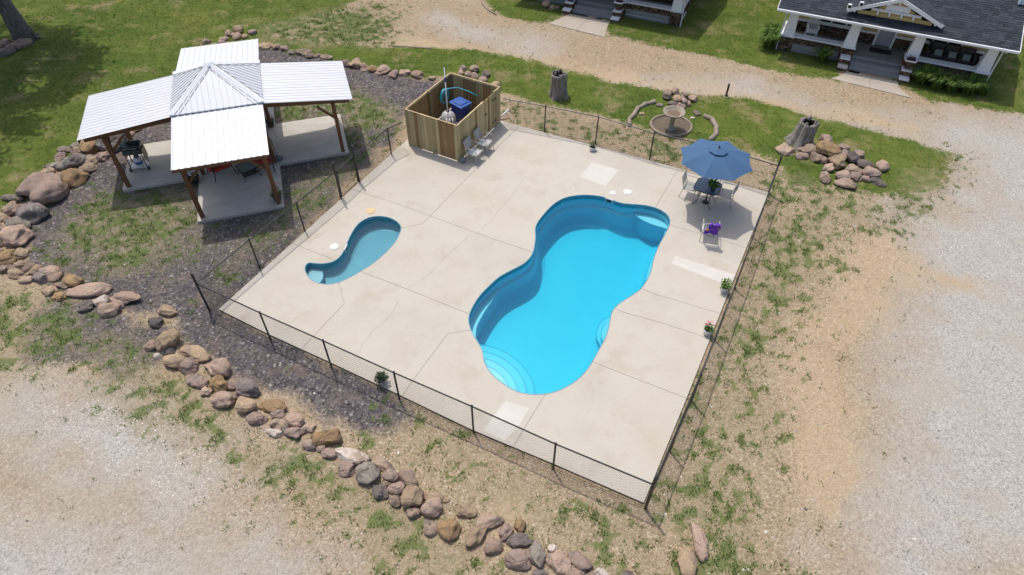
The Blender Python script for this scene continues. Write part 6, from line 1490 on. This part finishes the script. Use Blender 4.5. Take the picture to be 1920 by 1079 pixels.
m_trap = var_mat('dark_trap_rock', [(0, (.03, .026, .03)), (.45, (.10, .085, .09)), (.85, (.2, .175, .17)), (1, (.6, .57, .53))], rough=.85, fine=0)
def lum(P): return fbm(P[:, 0], P[:, 1], .5, 3, 30)
Pg = scatter_points(160000, lambda P: np.clip((samp(gG, P)+.5*(fbm(P[:, 0], P[:, 1], 4., 3, 44)-.5)-.4)/.3, 0, 1)*(fbm(P[:, 0], P[:, 1], 1.4, 3, 60) > .34))
blades(Pg, .04, .095, .014, 4, .07, 'lawn_grass', m_grass, 'short mown grass of the lawns', lambda B: lum(B)*1.5-.25)
Pw = scatter_points(260000, lambda P: np.where(samp(gPt, P) > .5, .85*(fbm(P[:, 0], P[:, 1], 7., 2, 12) > .45), .01+.16*(samp(gPc, P)*(fbm(P[:, 0], P[:, 1], 3.1, 3, 91) > .5)))*(samp(gG, P) < .6)*(samp(gGy, P) < .7))
blades(Pw, .04, .12, .026, 5, .09, 'weed_tufts', m_weed, 'green weeds sprouting through gravel and bare ground')
Psx = scatter_points(60000, lambda P: (samp(gG, P) < .5)*(samp(gGy, P) < .5)*(samp(gPu, P) < .5)*np.where(fbm(P[:, 0], P[:, 1], .8, 3, 77) > .48, .9, .1)*(np.abs(P[:, 1]) < 24))
blades(Psx, .05, .13, .01, 2, .06, 'straw_litter', m_straw, 'dry straw scattered on the bare dirt', lean=.99)
Pl_ = scatter_points(120000, lambda P: np.clip((1-samp(gG, P)*1.4), 0, 1)*(.35+.5*samp(gGy, P))*(1-.85*samp(gPu, P))*(P[:, 1] < 27))
pale_px = [tuple(G(*p))[:2] for p in ((150, 740), (300, 770), (400, 830), (460, 880), (440, 930), (360, 950), (230, 900), (120, 850), (60, 770))]
Pc_ = np.stack([RNG.uniform(-13, -4, 45000), RNG.uniform(5, 13, 45000)], 1); Pc_ = Pc_[pip(Pc_, pale_px)]; Pc_ = Pc_[RNG.random(len(Pc_)) < .7*(fbm(Pc_[:, 0], Pc_[:, 1], 1.5, 3, 8) > .4)]
stones(Pc_, .012, .04, 'coarse_pale_gravel', m_pale_chip, 'coarse pale gravel left of the boulder border')
Pb_ = scatter_points(5000, lambda P: (samp(gG, P) < .4)*(fbm(P[:, 0], P[:, 1], .7, 3, 31) > .5)*(P[:, 1] < 26)*.7)
stones(Pb_, .025, .075, 'loose_stones', m_lime, 'larger loose stones lying on the gravel and dirt')
stones(Pl_, .009, .032, 'limestone_chips', m_lime, 'pale limestone chips of the gravel')
Pp_ = scatter_points(90000, lambda P: np.clip((samp(gPu, P)-.4)*2, 0, 1)*(samp(gPt, P) < .7)*(P[:, 1] < 30))
stones(Pp_, .012, .034, 'trap_rock_chips', m_trap, 'dark purplish gravel between deck and boulders')
print('objects', len(bpy.data.objects))
